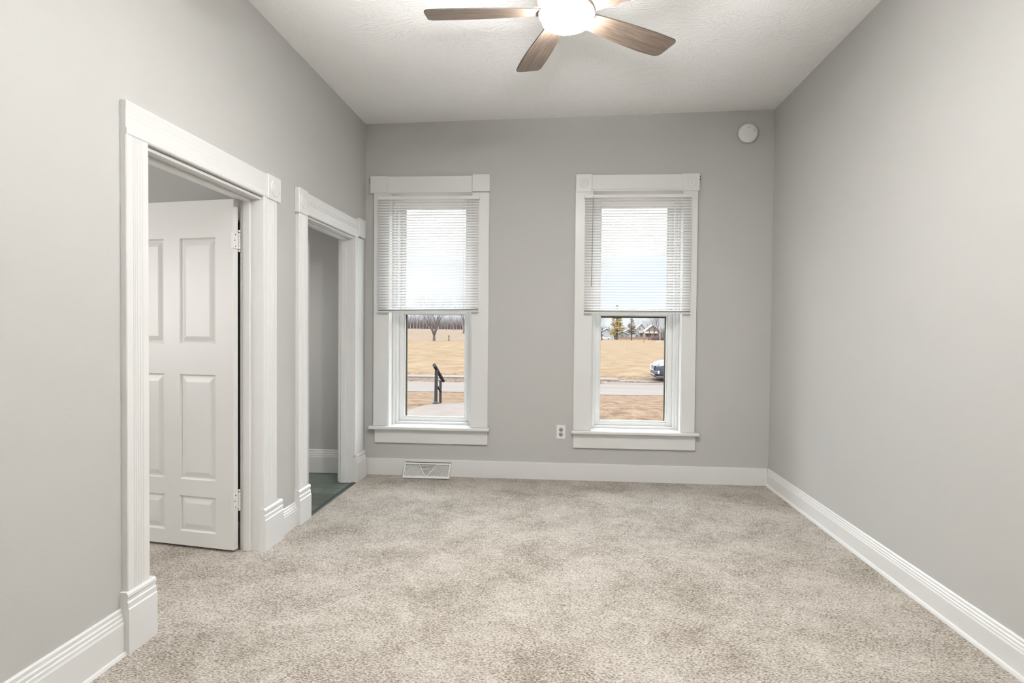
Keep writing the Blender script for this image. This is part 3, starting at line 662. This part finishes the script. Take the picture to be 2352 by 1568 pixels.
m.build('louvres', M_PLASTIC, rg)
m = MB(); m.tube(fp(0, 0.62, 0.002), fp(0, 0.62, 0.010), 0.003, n=8); m.tube(fp(0, 0.62, 0.010), fp(0.01, 0.80, 0.010), 0.002, n=8); m.build('damper_lever', M_PLASTIC, rg)
m = MB(); m.add([fp(-0.99, 0.02, -0.010), fp(0.99, 0.02, -0.010), fp(0.99, 0.98, -0.010), fp(-0.99, 0.98, -0.010)], [(0, 1, 2, 3)]); m.build('damper_plate', mat('register_damper_grey', (0.42, 0.415, 0.40), 0.6), rg)
m = MB(); m.box(-hw, hw, -0.009, -0.0005, VZ - 0.002, VZ + 0.0055); m.build('gap_shade', M_DARK, rg)  # solid near-black strip in place of the shade behind the register

def screw(x, z, label):
    m = MB(); m.lathe([(0.0042, 0), (0.004, -0.004), (0.002, -0.009), (0.0003, -0.009)], (0, 0, 0), 'Y', 10); tag(m.build('bracket_screw', M_DARK, loc=(x, YB, z)), label, 'screw', 'bracket screws beside the window headers')
screw(-1.617, 2.499, 'upper dark bracket screw left of the left window header'); screw(-1.617, 2.475, 'lower dark bracket screw left of the left window header')
screw(1.116, 2.496, 'upper dark bracket screw right of the right window header'); screw(1.116, 2.472, 'lower dark bracket screw right of the right window header')
m = MB(); m.lathe([(0.0055, 0), (0.005, -0.002), (0.0003, -0.0025)], (0, 0, 0), 'X', 10); m.lathe([(0.003, 0), (0.0003, -0.001)], (0, -0.012, -0.013), 'X', 8)
tag(m.build('wall_anchor', M_MARK, loc=(XR, 2.07, 0.512)), 'small dark anchor hole low on the right wall', 'wall anchor')

# ================================================================== outside
def sstep(a, b, x): t = max(0.0, min(1.0, (x - a) / (b - a))); return t * t * (3 - 2 * t)
def lerp_pts(p, y):
    for (a, za), (b, zb) in zip(p[:-1], p[1:]):
        if y <= b: return za + (zb - za) * max(0, (y - a)) / (b - a)
    return p[-1][1]
NEAR = [(5, -0.42), (13.0, -0.42), (14.4, -0.62), (24.6, -1.44), (31.0, -1.44), (32.6, -1.40), (33.6, -1.30), (35, -1.22)]
RIGHTP = [(35, -1.22), (120, -1.95), (180, -2.5), (250, -3.1), (300, -3.5), (420, -3.8)]
LEFTP = [(35, -1.22), (92, -0.72), (100, -0.55), (128, 0.66), (180, 0.7), (420, 0.9)]
def gz(x, y):
    if y < 35: return lerp_pts(NEAR, y)
    s_ = x / y; wgt = sstep(-0.13, 0.02, s_)
    l = lerp_pts(LEFTP, y)
    if y > 100: l -= 0.30 * sstep(-0.25, -0.15, s_) * sstep(100, 128, y)
    return l * (1 - wgt) + lerp_pts(RIGHTP, y) * wgt
def strip_grid(ys, smin, smax, ns, dz=0.0, fn=None):
    mb = MB(); fn = fn or gz
    vs = []
    for y in ys:
        for i in range(ns + 1):
            x = (smin + (smax - smin) * i / ns) * max(y, 22); vs.append((x, y, fn(x, y) + dz))
    n = ns + 1
    mb.add(vs, [(j * n + i, j * n + i + 1, (j + 1) * n + i + 1, (j + 1) * n + i) for j in range(len(ys) - 1) for i in range(ns)], 0, True)
    return mb
ys = [5.3, 8, 11, 13, 13.7, 14.4, 17, 20, 23, 24.6, 27, 30.2, 31, 32.6, 33.6]
struct(strip_grid(ys, -1.2, 1.2, 40).build('lawn', M_GRASS2), 'straw-coloured lawn between the house and the street', 'lawn')
ys = [33.6, 35, 35.5] + [36 + (k / 60) ** 1.6 * 364 for k in range(1, 61)]
fld = strip_grid(ys, -0.9, 0.9, 140); hil = MB(); hil.v = list(fld.v); keep = []
for f in fld.f:
    cx_ = sum(fld.v[i][0] for i in f) / 4; cy_ = sum(fld.v[i][1] for i in f) / 4
    if cy_ > 93 + 1.5 * math.sin(cx_ * 0.21) and cx_ / cy_ < -0.06: hil.f.append(f); hil.mi.append(0); hil.sm.append(True)
    else: keep.append(f)
fld.f = keep; fld.mi = [0] * len(keep); fld.sm = [True] * len(keep)
struct(fld.build('field', M_GRASS), 'wide dry straw-coloured grass field across the street', 'field')
struct(hil.build('hill', mat('brown_hill_grass', (0.065, 0.044, 0.030), 0.95, spec=0.02, noise=(1.2, (0.083, 0.061, 0.044), 0.35, 0.62, (0.740, 0.740, 0.740), 0.7))), 'low brown grass hill rising behind the field', 'hill')
m = MB(); m.box(-30, 30, 24.8, 29.9, -1.50, -1.422)
struct(m.build('street', M_STREET), 'pale concrete street crossing in front of the house', 'street')
m = MB(); m.box(-30, 3.1, 31.6, 33.0, -1.50, -1.365); m.box(9.6, 30, 31.6, 33.0, -1.50, -1.365)
struct(m.build('sidewalk', M_CONC), 'pale sidewalk along the far side of the street', 'sidewalk')
m = MB(); m.sweep([(1.2, 29.8), (9.6, 29.8), (9.6, 33.4), (3.1, 33.4), (3.0, 31.4), (2.2, 30.6)], (0, 0, -1.50), (0, 0, -1.412), (1, 0, 0), (0, 1, 0))
struct(m.build('driveway_apron', M_STREET), 'pale driveway apron where the car stands', 'driveway')
rnd = random.Random(5)
def litter(x0, x1, y0, y1, base, h, seed):
    rr = random.Random(seed); nx, ny = 60, 6; mb = MB(); vs = []
    for j in range(ny + 1):
        for i in range(nx + 1):
            e = math.sin(PI * j / ny) * (1 if 0 < i < nx else 0); vs.append((x0 + (x1 - x0) * i / nx, y0 + (y1 - y0) * (j + rr.uniform(-.3, .3)) / ny, base + h * e * rr.uniform(0.35, 1)))
    n = nx + 1; mb.add(vs, [(j * n + i, j * n + i + 1, (j + 1) * n + i + 1, (j + 1) * n + i) for j in range(ny) for i in range(nx)], 0, True); return mb
tag(litter(-30, 2.3, 29.3, 31.3, -1.43, 0.13, 3).build('leaf_litter', M_LEAVES), 'bank of dead brown leaves along the far curb', 'leaves', kind='stuff')
tag(litter(2.4, 6.4, 30.6, 31.0, -1.40, 0.04, 8).build('leaf_litter', M_LEAVES), 'thin line of dead leaves on the driveway edge', 'leaves', kind='stuff')
# walkway slab with curved edge
edge = [(-3.10, 10.6), (-3.05, 11.4), (-3.00, 12.0), (-2.90, 12.5), (-2.80, 12.77), (-2.62, 12.95), (-2.35, 13.10), (-1.85, 13.44), (-1.2, 13.7), (-0.9, 13.7), (-0.9, 5.4), (-3.0, 5.4)]
m = MB(); m.sweep(edge, (0, 0, -0.50), (0, 0, -0.405), (1, 0, 0), (0, 1, 0))
struct(m.build('walkway', M_CONC), 'concrete walkway with curved edge below the left window', 'walkway')
hr = thing('handrail', 'dark iron handrail standing at the end of the concrete walkway', 'handrail', (-2.70, 12.92, -0.405))
def hl(p): return (p[0] + 2.70, p[1] - 12.92, p[2] + 0.405)
m = MB(); m.tube(hl((-2.70, 12.92, -0.405)), hl((-2.690, 12.92, 0.33)), 0.036, n=12); m.build('post', M_RAIL, hr)
m = MB(); m.lathe([(0.075, 0), (0.075, 0.015), (0.05, 0.022), (0.045, 0.06), (0.030, 0.062)], n=20); m.build('base_flange', M_RAIL, hr)
m = MB(); m.tube(hl((-2.735, 13.6, -0.60)), hl((-2.735, 13.6, 0.05)), 0.030, n=12); m.build('post', M_RAIL, hr)
m = MB(); m.tube(hl((-2.70, 12.74, 0.445)), hl((-2.740, 13.95, 0.005)), 0.040, n=12); m.build('top_rail', M_RAIL, hr)
m = MB(); m.tube(hl((-2.690, 12.92, 0.0)), hl((-2.735, 13.6, -0.20)), 0.026, n=12); m.build('brace', M_RAIL, hr)

# ------------------------------------------------------------------ bare trees
def bare_tree(seed, h, r, depth, spread, split0=3, bend=0.25, l0=None, spread0=None):
    rr = random.Random(seed); m = MB(); m2 = MB()
    def grow(p, d, l, rad, k):
        q = p; dd = d.copy()
        for _ in range(2):
            dd = (dd + Vector((rr.uniform(-1, 1), rr.uniform(-1, 1), rr.uniform(-0.3, 1))) * bend * 0.5).normalized()
            n = q + dd * l * 0.5; r1 = rad * 0.86
            (m if k > depth - 3 else m2).tube(q, n, rad, r1, n=6 if k > depth - 2 else (4 if k > 1 else 3), caps=False); q, rad = n, r1
        if k <= 0: return
        nb = split0 if k == depth else rr.choice((2, 2, 3) if k > 1 else (2, 3, 3))
        ph = rr.uniform(0, 2 * PI)
        for i in range(nb):
            a = ph + 2 * PI * i / nb + rr.uniform(-.4, .4); o = dd.orthogonal().normalized(); o2 = dd.cross(o)
            s_ = (spread0 if (k == depth and spread0) else spread) * rr.uniform(0.6, 1.2)
            nd = (dd * math.cos(s_) + (o * math.cos(a) + o2 * math.sin(a)) * math.sin(s_) + Vector((0, 0, 0.12))).normalized()
            grow(q, nd, (h * 0.2 if (k == depth and l0) else l) * rr.uniform(0.68, 0.88), rad * (0.72 if nb == 2 else 0.62), k - 1)
    grow(Vector((0, 0, -0.2)), Vector((0, 0, 1)), l0 or h * 0.2, r, depth)
    return m, m2
def put_tree(mb2, loc, label, mt, group=None, name='bare_tree'):
    root = thing(name, label, 'tree', loc, group)
    mb2[0].build('trunk', mt, root); mb2[1].build('branches', mt, root); return root
put_tree(bare_tree(14, 9.5, 0.27, 8, 0.42, 5, 0.22, 0.9, 0.50), (-19.1, 90, gz(-19.1, 90)), 'large bare spreading tree in the field, centred in the left window', M_BARK)
put_tree(bare_tree(23, 11, 0.24, 6, 0.40, 3, 0.25), (-19.8, 122, gz(-19.8, 122)), 'slimmer bare tree on the hill at the right edge of the left window', M_BARK)
put_tree(bare_tree(31, 15, 0.30, 6, 0.42, 3, 0.25), (16.6, 240, gz(16.6, 240)), 'bare leaning tree left of the yellowed pine', M_BARK)
put_tree(bare_tree(37, 17, 0.35, 6, 0.45, 3, 0.25), (42.2, 276, gz(42.2, 276)), 'bare tree directly in front of the taupe gabled house', M_BARK)
put_tree(bare_tree(41, 12, 0.22, 6, 0.40, 2, 0.25), (38.2, 262, gz(38.2, 262)), 'thin bare tree between the white and taupe houses', M_BARK)
put_tree(bare_tree(43, 15, 0.32, 6, 0.45, 3, 0.25), (45.6, 281, gz(45.6, 281)), 'bare tree at the right end of the taupe gabled house', M_BARK)
# woods: three trees repeated
protos = []
for sd_ in (51, 52, 53): protos.append(tuple(x for x in bare_tree(sd_, 12, 0.22, 6, 0.42, 3, 0.25)))
pm = []
def copy_thing(src, loc, sc, rz):
    r = src.copy(); COL.objects.link(r); r.location = loc; r.scale = (sc, sc, sc); r.rotation_euler = (0, 0, rz)
    for ch in src.children:
        c = ch.copy(); COL.objects.link(c); c.parent = r
    return r
rnd = random.Random(77)
spots_l = [(-(0.285 - 0.0053 * k) * y, y) for k in range(26) for y in (200 + (k * 2 % 5) * 21 + rnd.uniform(-3, 3),)]
spots_r = [((0.06 + 0.0047 * k) * y, y) for k in range(28) for y in (352 + (k * 2 % 5) * 16 + rnd.uniform(-3, 3),)]
for lab, grp, spots, lo, hi in (('distant leafless tree in the woods behind the hill', 'bare trees of the woods behind the hill', spots_l, 0.6, 1.0),
                                ('distant leafless tree in the woods behind the houses', 'bare trees of the woods behind the houses', spots_r, 0.7, 1.5)):
    src = [None] * 3
    for i, (x, y) in enumerate(spots):
        k = i % 3; z = gz(x, y) - 0.1; sc = rnd.uniform(lo, hi)
        if grp.endswith('houses'): sc *= 0.62 + 0.55 * sstep(0.105, 0.15, x / y)
        if src[k] is None:
            t_ = thing('woodland_tree', lab, 'tree', (x, y, z), grp); t_.scale = (sc, sc, sc)
            if not pm or len(pm) < 3:
                a = protos[k][0].build('trunk', M_BARK_FAR, t_); b = protos[k][1].build('branches', M_BARK_FAR, t_); pm.append((a, b))
            else:
                for q in pm[k]: c = q.copy(); COL.objects.link(c); c.parent = t_
            src[k] = t_
        else: copy_thing(src[k], (x, y, z), sc, rnd.uniform(0, 6.28))
# undergrowth: thicket of twigs nobody could count
def thicket(pts, h, n, seed, r=0.05, depth=4):
    rr = random.Random(seed); mb = MB()
    for _ in range(n):
        i = rr.random() * (len(pts) - 1); k = int(i); f = i - k; x = pts[k][0] * (1 - f) + pts[k + 1][0] * f; y = pts[k][1] * (1 - f) + pts[k + 1][1] * f + rr.uniform(-1, 1) * depth
        z = gz(x, y); l = h * rr.uniform(0.4, 1.0); mb.tube((x, y, z), (x + rr.uniform(-.35, .35) * l, y + rr.uniform(-.3, .3) * l, z + l), r, r * 0.4, n=3, caps=False)
    return mb
tag(thicket([(-88, 318), (-42, 318)], 7.0, 4200, 4, 0.04).build('bush_thicket', M_BARK_FAR), 'hazy brown thicket along the skyline behind the hill', 'brush', kind='stuff')
tag(thicket([(20, 428), (80, 428)], 7.5, 3600, 6, 0.06).build('bush_thicket', M_BARK_FAR), 'hazy brown thicket behind the far houses', 'brush', kind='stuff')
tag(thicket([(39.5, 265), (46.0, 265)], 2.4, 500, 9, 0.03, 1.5).build('shrub_row', mat('red_brown_twigs', (0.074, 0.041, 0.033), 0.9)), 'red-brown leafless shrubs before the taupe house', 'shrub', kind='stuff')

# ------------------------------------------------------------------ conifers
def conifer(label, loc, h, wid, mt, seed, open_=0.5, bare=0.12, name='pine_tree', cat='tree'):
    rr = random.Random(seed); root = thing(name, label, cat, loc)
    m = MB(); m.tube((0, 0, -0.3), (0, 0, h * 0.55), wid * 0.055, wid * 0.035, n=8); m.tube((0, 0, h * 0.55), (0, 0, h), wid * 0.035, 0.03, n=6); m.build('trunk', M_BARK, root)
    m = MB(); b_ = MB(); tiers = 15
    for k in range(tiers):
        f = k / (tiers - 1); z = h * (bare + (1 - bare) * f * 0.98); R_ = wid * 0.5 * ((1 - f) ** 0.75) * rr.uniform(0.75, 1.15) + 0.15
        for q in range(7):
            a = rr.uniform(0, 2 * PI); L = R_ * rr.uniform(0.6, 1.05); tip = Vector((math.cos(a) * L, math.sin(a) * L, z + L * rr.uniform(-0.12, 0.10)))
            b_.tube((0, 0, z), tip, 0.06, 0.02, n=4, caps=False)
            if rr.random() < open_ * 0.35: continue
            for c in range(26):
                t = rr.uniform(0.30, 1.05); p = Vector((0, 0, z)).lerp(tip, t) + Vector((rr.gauss(0, .28), rr.gauss(0, .28), rr.gauss(0, .13))) * (R_ * 0.35 + 0.2)
                s_ = rr.uniform(0.10, 0.24) * (h / 9)
                d = Vector((rr.gauss(0, 1), rr.gauss(0, 1), rr.gauss(0, .4))).normalized(); e = d.orthogonal().normalized()
                m.add([p - e * s_ * .6, p + e * s_ * .6, p + d * s_ * 1.6, p - d * s_ * 0.6 + d.cross(e) * s_ * .5], [(0, 1, 2), (0, 3, 1)])
    b_.build('branches', M_BARK, root); m.build('needles', mt, root); return root
conifer('broad yellowed pine tree left in the right window', (25.2, 270, gz(25.2, 270)), 15.5, 9.4, M_NEEDLE, 3, bare=0.16)
conifer('narrow brownish spruce rising before the white gabled houses', (29.6, 252, gz(29.6, 252)), 9.2, 6.0, M_NEEDLE2, 8, 0.9, bare=0.30, name='spruce_tree')

# ------------------------------------------------------------------ far houses
def house(label, x0, x1, y, zb, ze, px, pz, depth, wall, roof, wins=(), porch=None, fascia=M_R_WHITE, door_=None):
    root = thing('house', label, 'house', ((x0 + x1) / 2, y, zb)); ox, oz = (x0 + x1) / 2, zb
    L = lambda x, yy, z: (x - ox, yy, z - oz)
    m = MB(); m.sweep([(x0 - ox, 0), (x1 - ox, 0), (x1 - ox, ze[1] - oz), (px - ox, pz - oz), (x0 - ox, ze[0] - oz)], (0, 0, 0), (0, depth, 0), (1, 0, 0), (0, 0, 1)); m.build('wall', wall, root)
    m = MB(); t = 0.22
    for (xa, za) in ((x0 - 0.4, ze[0] - 0.25), (x1 + 0.4, ze[1] - 0.25)):
        m.sweep([(xa - ox, za - oz), (px - ox, pz - oz + 0.02), (px - ox, pz - oz + t + 0.04), (xa - ox, za - oz + t)], (0, -0.45, 0), (0, depth + 0.4, 0), (1, 0, 0), (0, 0, 1))
    m.build('roof', roof, root)
    m = MB()
    for (xa, za) in ((x0 - 0.42, ze[0] - 0.27), (x1 + 0.42, ze[1] - 0.27)):
        m.sweep([(xa - ox, za - oz), (px - ox, pz - oz), (px - ox, pz - oz + t + 0.1), (xa - ox, za - oz + t + 0.1)], (0, -0.55, 0), (0, -0.42, 0), (1, 0, 0), (0, 0, 1))
    m.build('fascia', fascia, root)
    for (wx, wz, ww, wh) in wins:
        m = MB(); m.box(wx - ww / 2 - .12 - ox, wx + ww / 2 + .12 - ox, -0.08, 0.02, wz - wh / 2 - .12 - oz, wz + wh / 2 + .12 - oz); f_ = m.build('window', M_R_WHITE, root)
        m = MB(); m.box(wx - ww / 2 - ox, wx + ww / 2 - ox, -0.12, -0.05, wz - wh / 2 - oz, wz + wh / 2 - oz); m.build('pane', M_WIN, f_)
    if door_:
        m = MB(); m.box(door_[0] - .45 - ox, door_[0] + .45 - ox, -0.1, 0.02, 0.2, 2.2); m.build('door', M_WIN, root)
    if porch:
        a, b, z0, z1, dp, rm = porch
        m = MB(); m.sweep([(0.3, z1 - oz), (-dp, z0 - oz), (-dp, z0 - oz - 0.2), (0.3, z1 - oz - 0.2)], (a - ox, 0, 0), (b - ox, 0, 0), (0, 1, 0), (0, 0, 1)); m.build('porch_roof', rm, root)
        for k in range(3):
            xx = a + 0.2 + (b - a - 0.4) * k / 2; m = MB(); m.box(xx - .12 - ox, xx + .12 - ox, -dp + .1, -dp + .34, 0, z0 - oz - 0.15); m.build('porch_post', M_R_WHITE, root)
    return root
house('taupe gabled house with pink porch roof, rightmost behind the field', 41.9, 49.4, 300, -3.7, (0.5, 0.3), 45.5, 3.5, 9, M_W_TAN, M_R_TAN,
      ((46.3, 1.7, 0.6, 1.3), (43.0, -1.8, 1.0, 1.3), (47.6, -1.8, 0.8, 1.4)), (41.2, 48.4, -0.35, 0.75, 2.2, M_R_PINK))
house('white gabled house with pink dormer roof left of the taupe house', 38.2, 44.6, 313, -3.6, (0.5, 0.5), 41.7, 4.2, 9, M_W_WHITE, M_R_PINK,
      ((40.9, 1.6, 0.6, 1.1), (43.1, -1.6, 0.9, 1.3)), (40.2, 45.0, -0.3, 1.2, 2.0, M_R_PINK), door_=(39.3,))
house('pale green gabled house between pine and white house', 34.9, 39.0, 324, -3.6, (0.5, -0.2), 36.9, 1.75, 8, M_W_GREEN, M_R_WHITE, ((36.2, -1.4, 0.7, 1.0),))
house('low grey-tan bungalow right of the yellowed pine', 26.8, 33.0, 293, -3.5, (-0.9, -0.9), 29.8, 0.35, 7, M_W_GAR, M_R_TAN, ((28.0, -1.9, 0.8, 1.0), (29.9, -1.9, 1.5, 1.1), (31.8, -1.9, 0.7, 1.1)))
house('white house half hidden behind the yellowed pine', 18.4, 25.8, 294, -3.5, (-0.6, -0.3), 22.8, 1.7, 8, M_W_WHITE, M_R_WHITE, ((20.5, -1.6, 0.9, 1.1), (24.6, 0.0, 0.6, 0.6)))
fr_ = thing('wooden_fence', 'long reddish board fence in front of the far houses', 'fence', (26.5, 285, -3.3))
m = MB(); x = 0.0
while x < 25.0: m.box(x, x + 0.27, 0, 0.06, 0, 1.15 + 0.06 * math.sin(x * 5)); x += 0.30
m.build('fence_boards', M_FENCE, fr_)
m = MB(); m.box(0, 25, 0.06, 0.14, 0.25, 0.37); m.box(0, 25, 0.06, 0.14, 0.85, 0.97); m.build('fence_rail', M_FENCE, fr_)
up = thing('utility_pole', 'pale slim utility pole at the far right of the field', 'pole', (32.75, 200, gz(32.75, 200)))
m = MB(); m.tube((0, 0, -0.3), (-0.15, 0, 11), 0.15, 0.10, n=10); m.build('pole_shaft', M_POLE, up)
m = MB(); m.box(-1.3, 1.0, -0.07, 0.07, 10.0, 10.2); m.build('cross_arm', M_POLE, up)
m = MB(); m.bev(-0.8, 0.8, -0.5, 0.5, 0, 0.55, 0.05); tag(m.build('utility_box', M_R_WHITE, loc=(30.7, 190, gz(30.7, 190) - 0.05)), 'low white utility box at the foot of the pale pole', 'utility box')
def stake(x, y, h, label):
    m = MB(); m.tube((0, 0, -0.05), (0, 0, h), 0.09, 0.07, n=8); m.box(-0.11, 0.11, -0.11, 0.11, h, h + 0.1); tag(m.build('wooden_post', M_BARK, loc=(x, y, gz(x, y))), label, 'post')
stake(-16.85, 90, 0.75, 'short wooden post right of the large bare tree'); stake(24.8, 180, 1.0, 'short dark post in the field before the thin bare tree')
# parked cars far away at left of the pine
def far_car(x, label):
    c = thing('parked_car', label, 'car', (x, 281, gz(x, 281)))
    prof = [(-2.2, 0.35), (-2.2, 0.85), (-1.3, 0.98), (-0.7, 1.45), (0.9, 1.48), (1.6, 1.0), (2.2, 0.9), (2.2, 0.35)]
    m = MB(); m.sweep(prof, (0, -0.85, 0), (0, 0.85, 0), (1, 0, 0), (0, 0, 1)); m.build('car_body', mat('silver_paint', (0.55, 0.55, 0.56), 0.3, 0.5), c)
    m = MB(); m.sweep([(-1.15, 1.0), (-0.65, 1.38), (0.85, 1.40), (1.4, 1.02)], (0, -0.87, 0), (0, 0.87, 0), (1, 0, 0), (0, 0, 1)); m.build('car_window', M_CARGLASS, c)
    for wx in (-1.4, 1.4):
        for wy in (-0.8, 0.8):
            m = MB(); m.tube((wx, wy - .1, .33), (wx, wy + .1, .33), .33, n=16); m.build('wheel', M_TYRE, c)
far_car(21.0, 'small silver car parked far away left of the pine'); 

# ------------------------------------------------------------------ sport utility vehicle across the street, nose to the left
car = thing('car', 'dark blue-grey car nosing into the right window across the street', 'car', (4.93, 32.15, -1.385))
car['label'] = 'dark blue-grey car whose nose shows at the right window edge'
# stations along the length: x, half width at sill, half width at belt, z bottom, z belt, z shoulder, roof half width, roof z
ST = [(0.00, 0.62, 0.60, 0.30, 0.62, 0.70, 0.50, 0.72), (0.06, 0.74, 0.74, 0.24, 0.70, 0.82, 0.62, 0.84), (0.20, 0.84, 0.84, 0.20, 0.76, 0.93, 0.72, 0.96), (0.50, 0.90, 0.90, 0.20, 0.80, 0.99, 0.78, 1.03),
      (1.00, 0.92, 0.92, 0.22, 0.84, 1.03, 0.80, 1.08), (1.35, 0.92, 0.92, 0.22, 0.87, 1.06, 0.78, 1.12), (1.75, 0.92, 0.92, 0.22, 0.89, 1.10, 0.70, 1.38), (2.10, 0.92, 0.92, 0.22, 0.90, 1.10, 0.66, 1.60),
      (2.80, 0.92, 0.92, 0.22, 0.92, 1.11, 0.66, 1.68), (3.60, 0.92, 0.92, 0.22, 0.94, 1.12, 0.65, 1.66), (4.15, 0.91, 0.91, 0.24, 0.96, 1.13, 0.62, 1.58), (4.45, 0.88, 0.88, 0.28, 0.96, 1.12, 0.60, 1.25), (4.60, 0.80, 0.80, 0.34, 0.90, 1.02, 0.55, 1.06)]
m = MB(); vs = []; nn = 0
for (x, a, b, z0, z1, z2, rw, rz) in ST:
    half = [(0.0, z0), (a * 0.92, z0), (a, z0 + 0.10), (b + 0.01, (z0 + z1) / 2), (b, z1), (b - 0.03, z2), (rw + (b - rw) * 0.25, z2 + (rz - z2) * 0.55), (rw, rz - 0.03), (rw * 0.6, rz), (0.0, rz + 0.015)]
    ring = [(x, y, z) for y, z in half] + [(x, -y, z) for y, z in half[-2:0:-1]]; nn = len(ring); vs += ring
fs = [(i * nn + k, i * nn + (k + 1) % nn, (i + 1) * nn + (k + 1) % nn, (i + 1) * nn + k) for i in range(len(ST) - 1) for k in range(nn)]
m.add(vs, fs, 0, True); m.add(vs[:nn], [tuple(range(nn))]); m.add(vs[-nn:], [tuple(range(nn))]); m.build('car_body', M_CAR, car)
for s_ in (-1, 1):
    m = MB(); yy = [s_ * 0.895, s_ * 0.735]
    P_ = [(1.78, yy[0], 1.14), (3.95, yy[0], 1.17), (3.85, yy[1], 1.53), (2.25, yy[1], 1.54)]
    m.add([Vector(p) + Vector((0, s_ * 0.012, 0)) for p in P_] + [Vector(p) - Vector((0, s_ * 0.01, 0)) for p in P_], [(0, 1, 2, 3), (4, 5, 6, 7), (0, 1, 5, 4), (1, 2, 6, 5), (2, 3, 7, 6), (3, 0, 4, 7)]); m.build('side_window', M_CARGLASS, car)
    for wx in (0.95, 3.65):
        m = MB(); m.lathe([(0.36, -0.11), (0.37, -0.08), (0.37, 0.08), (0.36, 0.11), (0.24, 0.115), (0.22, 0.09), (0.0005, 0.10)] if s_ > 0 else [(0.36, 0.11), (0.37, 0.08), (0.37, -0.08), (0.36, -0.11), (0.24, -0.115), (0.22, -0.09), (0.0005, -0.10)], (wx, s_ * 0.83, 0.37), 'Y', 32)
        wh = m.build('wheel', M_TYRE, car); m = MB()
        for q in range(5):
            a = q * 2 * PI / 5; m.tube((wx, s_ * 0.935, 0.37), (wx + 0.21 * math.cos(a), s_ * 0.94, 0.37 + 0.21 * math.sin(a)), 0.028, 0.022, n=6)
        m.lathe([(0.235, s_ * 0.935), (0.245, s_ * 0.947), (0.225, s_ * 0.947)], (wx, 0, 0.37), 'Y', 28); m.build('rim', M_CHROME, wh)
    # headlight wraps the corner
    m = MB(); P_ = [(0.10, 0.60, 0.79), (0.20, 0.835, 0.79), (0.62, 0.918, 0.85), (0.62, 0.905, 0.95), (0.24, 0.845, 0.915), (0.11, 0.64, 0.86)]
    V_ = [Vector((x - 0.012, s_ * (y + 0.004), z)) for x, y, z in P_]; W_ = [Vector((x + 0.06, s_ * (y - 0.04), z)) for x, y, z in P_]
    m.add(V_ + W_, [(0, 1, 4, 5), (1, 2, 3, 4)] + [(i, (i + 1) % 6, 6 + (i + 1) % 6, 6 + i) for i in range(6)]); m.build('headlight', M_LENS, car)
    m = MB(); m.lathe([(0.085, 0.02), (0.085, -0.03), (0.06, -0.045), (0.0005, -0.045)], (0.16, s_ * 0.78, 0.45), 'X', 20); m.build('fog_light', M_LENS, car)
    m = MB(); m.bev(1.72, 1.90, s_ * 0.96 - 0.09, s_ * 0.96 + 0.09, 1.10, 1.22, 0.03); m.build('side_mirror', M_CAR, car)
m = MB()
for (x0_, x1_, y_, z0_, z1_) in ((-0.055, 0.10, 0.66, 0.20, 0.34), (-0.03, 0.10, 0.80, 0.34, 0.52)): m.bev(x0_, x1_ + 0.12, -y_, y_, z0_, z1_, 0.03)
m.bev(0.05, 0.9, -0.90, 0.90, 0.17, 0.26, 0.02)
m.build('lower_bumper', M_BLACK, car)
m = MB(); m.add([(-0.035, y, z) for y, z in ((-0.50, 0.55), (0.50, 0.55), (0.60, 0.78), (-0.60, 0.78))] + [(0.10, y, z) for y, z in ((-0.50, 0.55), (0.50, 0.55), (0.62, 0.78), (-0.62, 0.78))], [(0, 1, 2, 3), (4, 5, 6, 7), (0, 1, 5, 4), (1, 2, 6, 5), (2, 3, 7, 6), (3, 0, 4, 7)]); m.build('grille', M_BLACK, car)
m = MB()
for a, b in (((-0.50, 0.54), (0.50, 0.54)), ((0.50, 0.54), (0.66, 0.80)), ((0.66, 0.80), (-0.66, 0.80)), ((-0.66, 0.80), (-0.50, 0.54))): m.tube((-0.045, a[0], a[1]), (-0.045, b[0], b[1]), 0.024, n=8)
g_ = m.build('grille_surround', M_CHROME, car)
m = MB()
for k in range(4): zz = 0.59 + k * 0.048; m.tube((-0.045, -0.52 - k * 0.02, zz), (-0.045, 0.52 + k * 0.02, zz), 0.007, n=6)
m.build('grille_bar', M_GREYDK, car)
m = MB(); m.add([(1.42, -0.76, 1.13), (1.42, 0.76, 1.13), (2.06, 0.62, 1.59), (2.06, -0.62, 1.59)] + [(1.44, -0.76, 1.11), (1.44, 0.76, 1.11), (2.08, 0.62, 1.57), (2.08, -0.62, 1.57)], [(0, 1, 2, 3), (4, 5, 6, 7), (0, 1, 5, 4), (1, 2, 6, 5), (2, 3, 7, 6), (3, 0, 4, 7)]); m.v = [(x - 0.02, y, z + 0.015) for x, y, z in m.v]; m.build('windshield', M_CARGLASS, car)
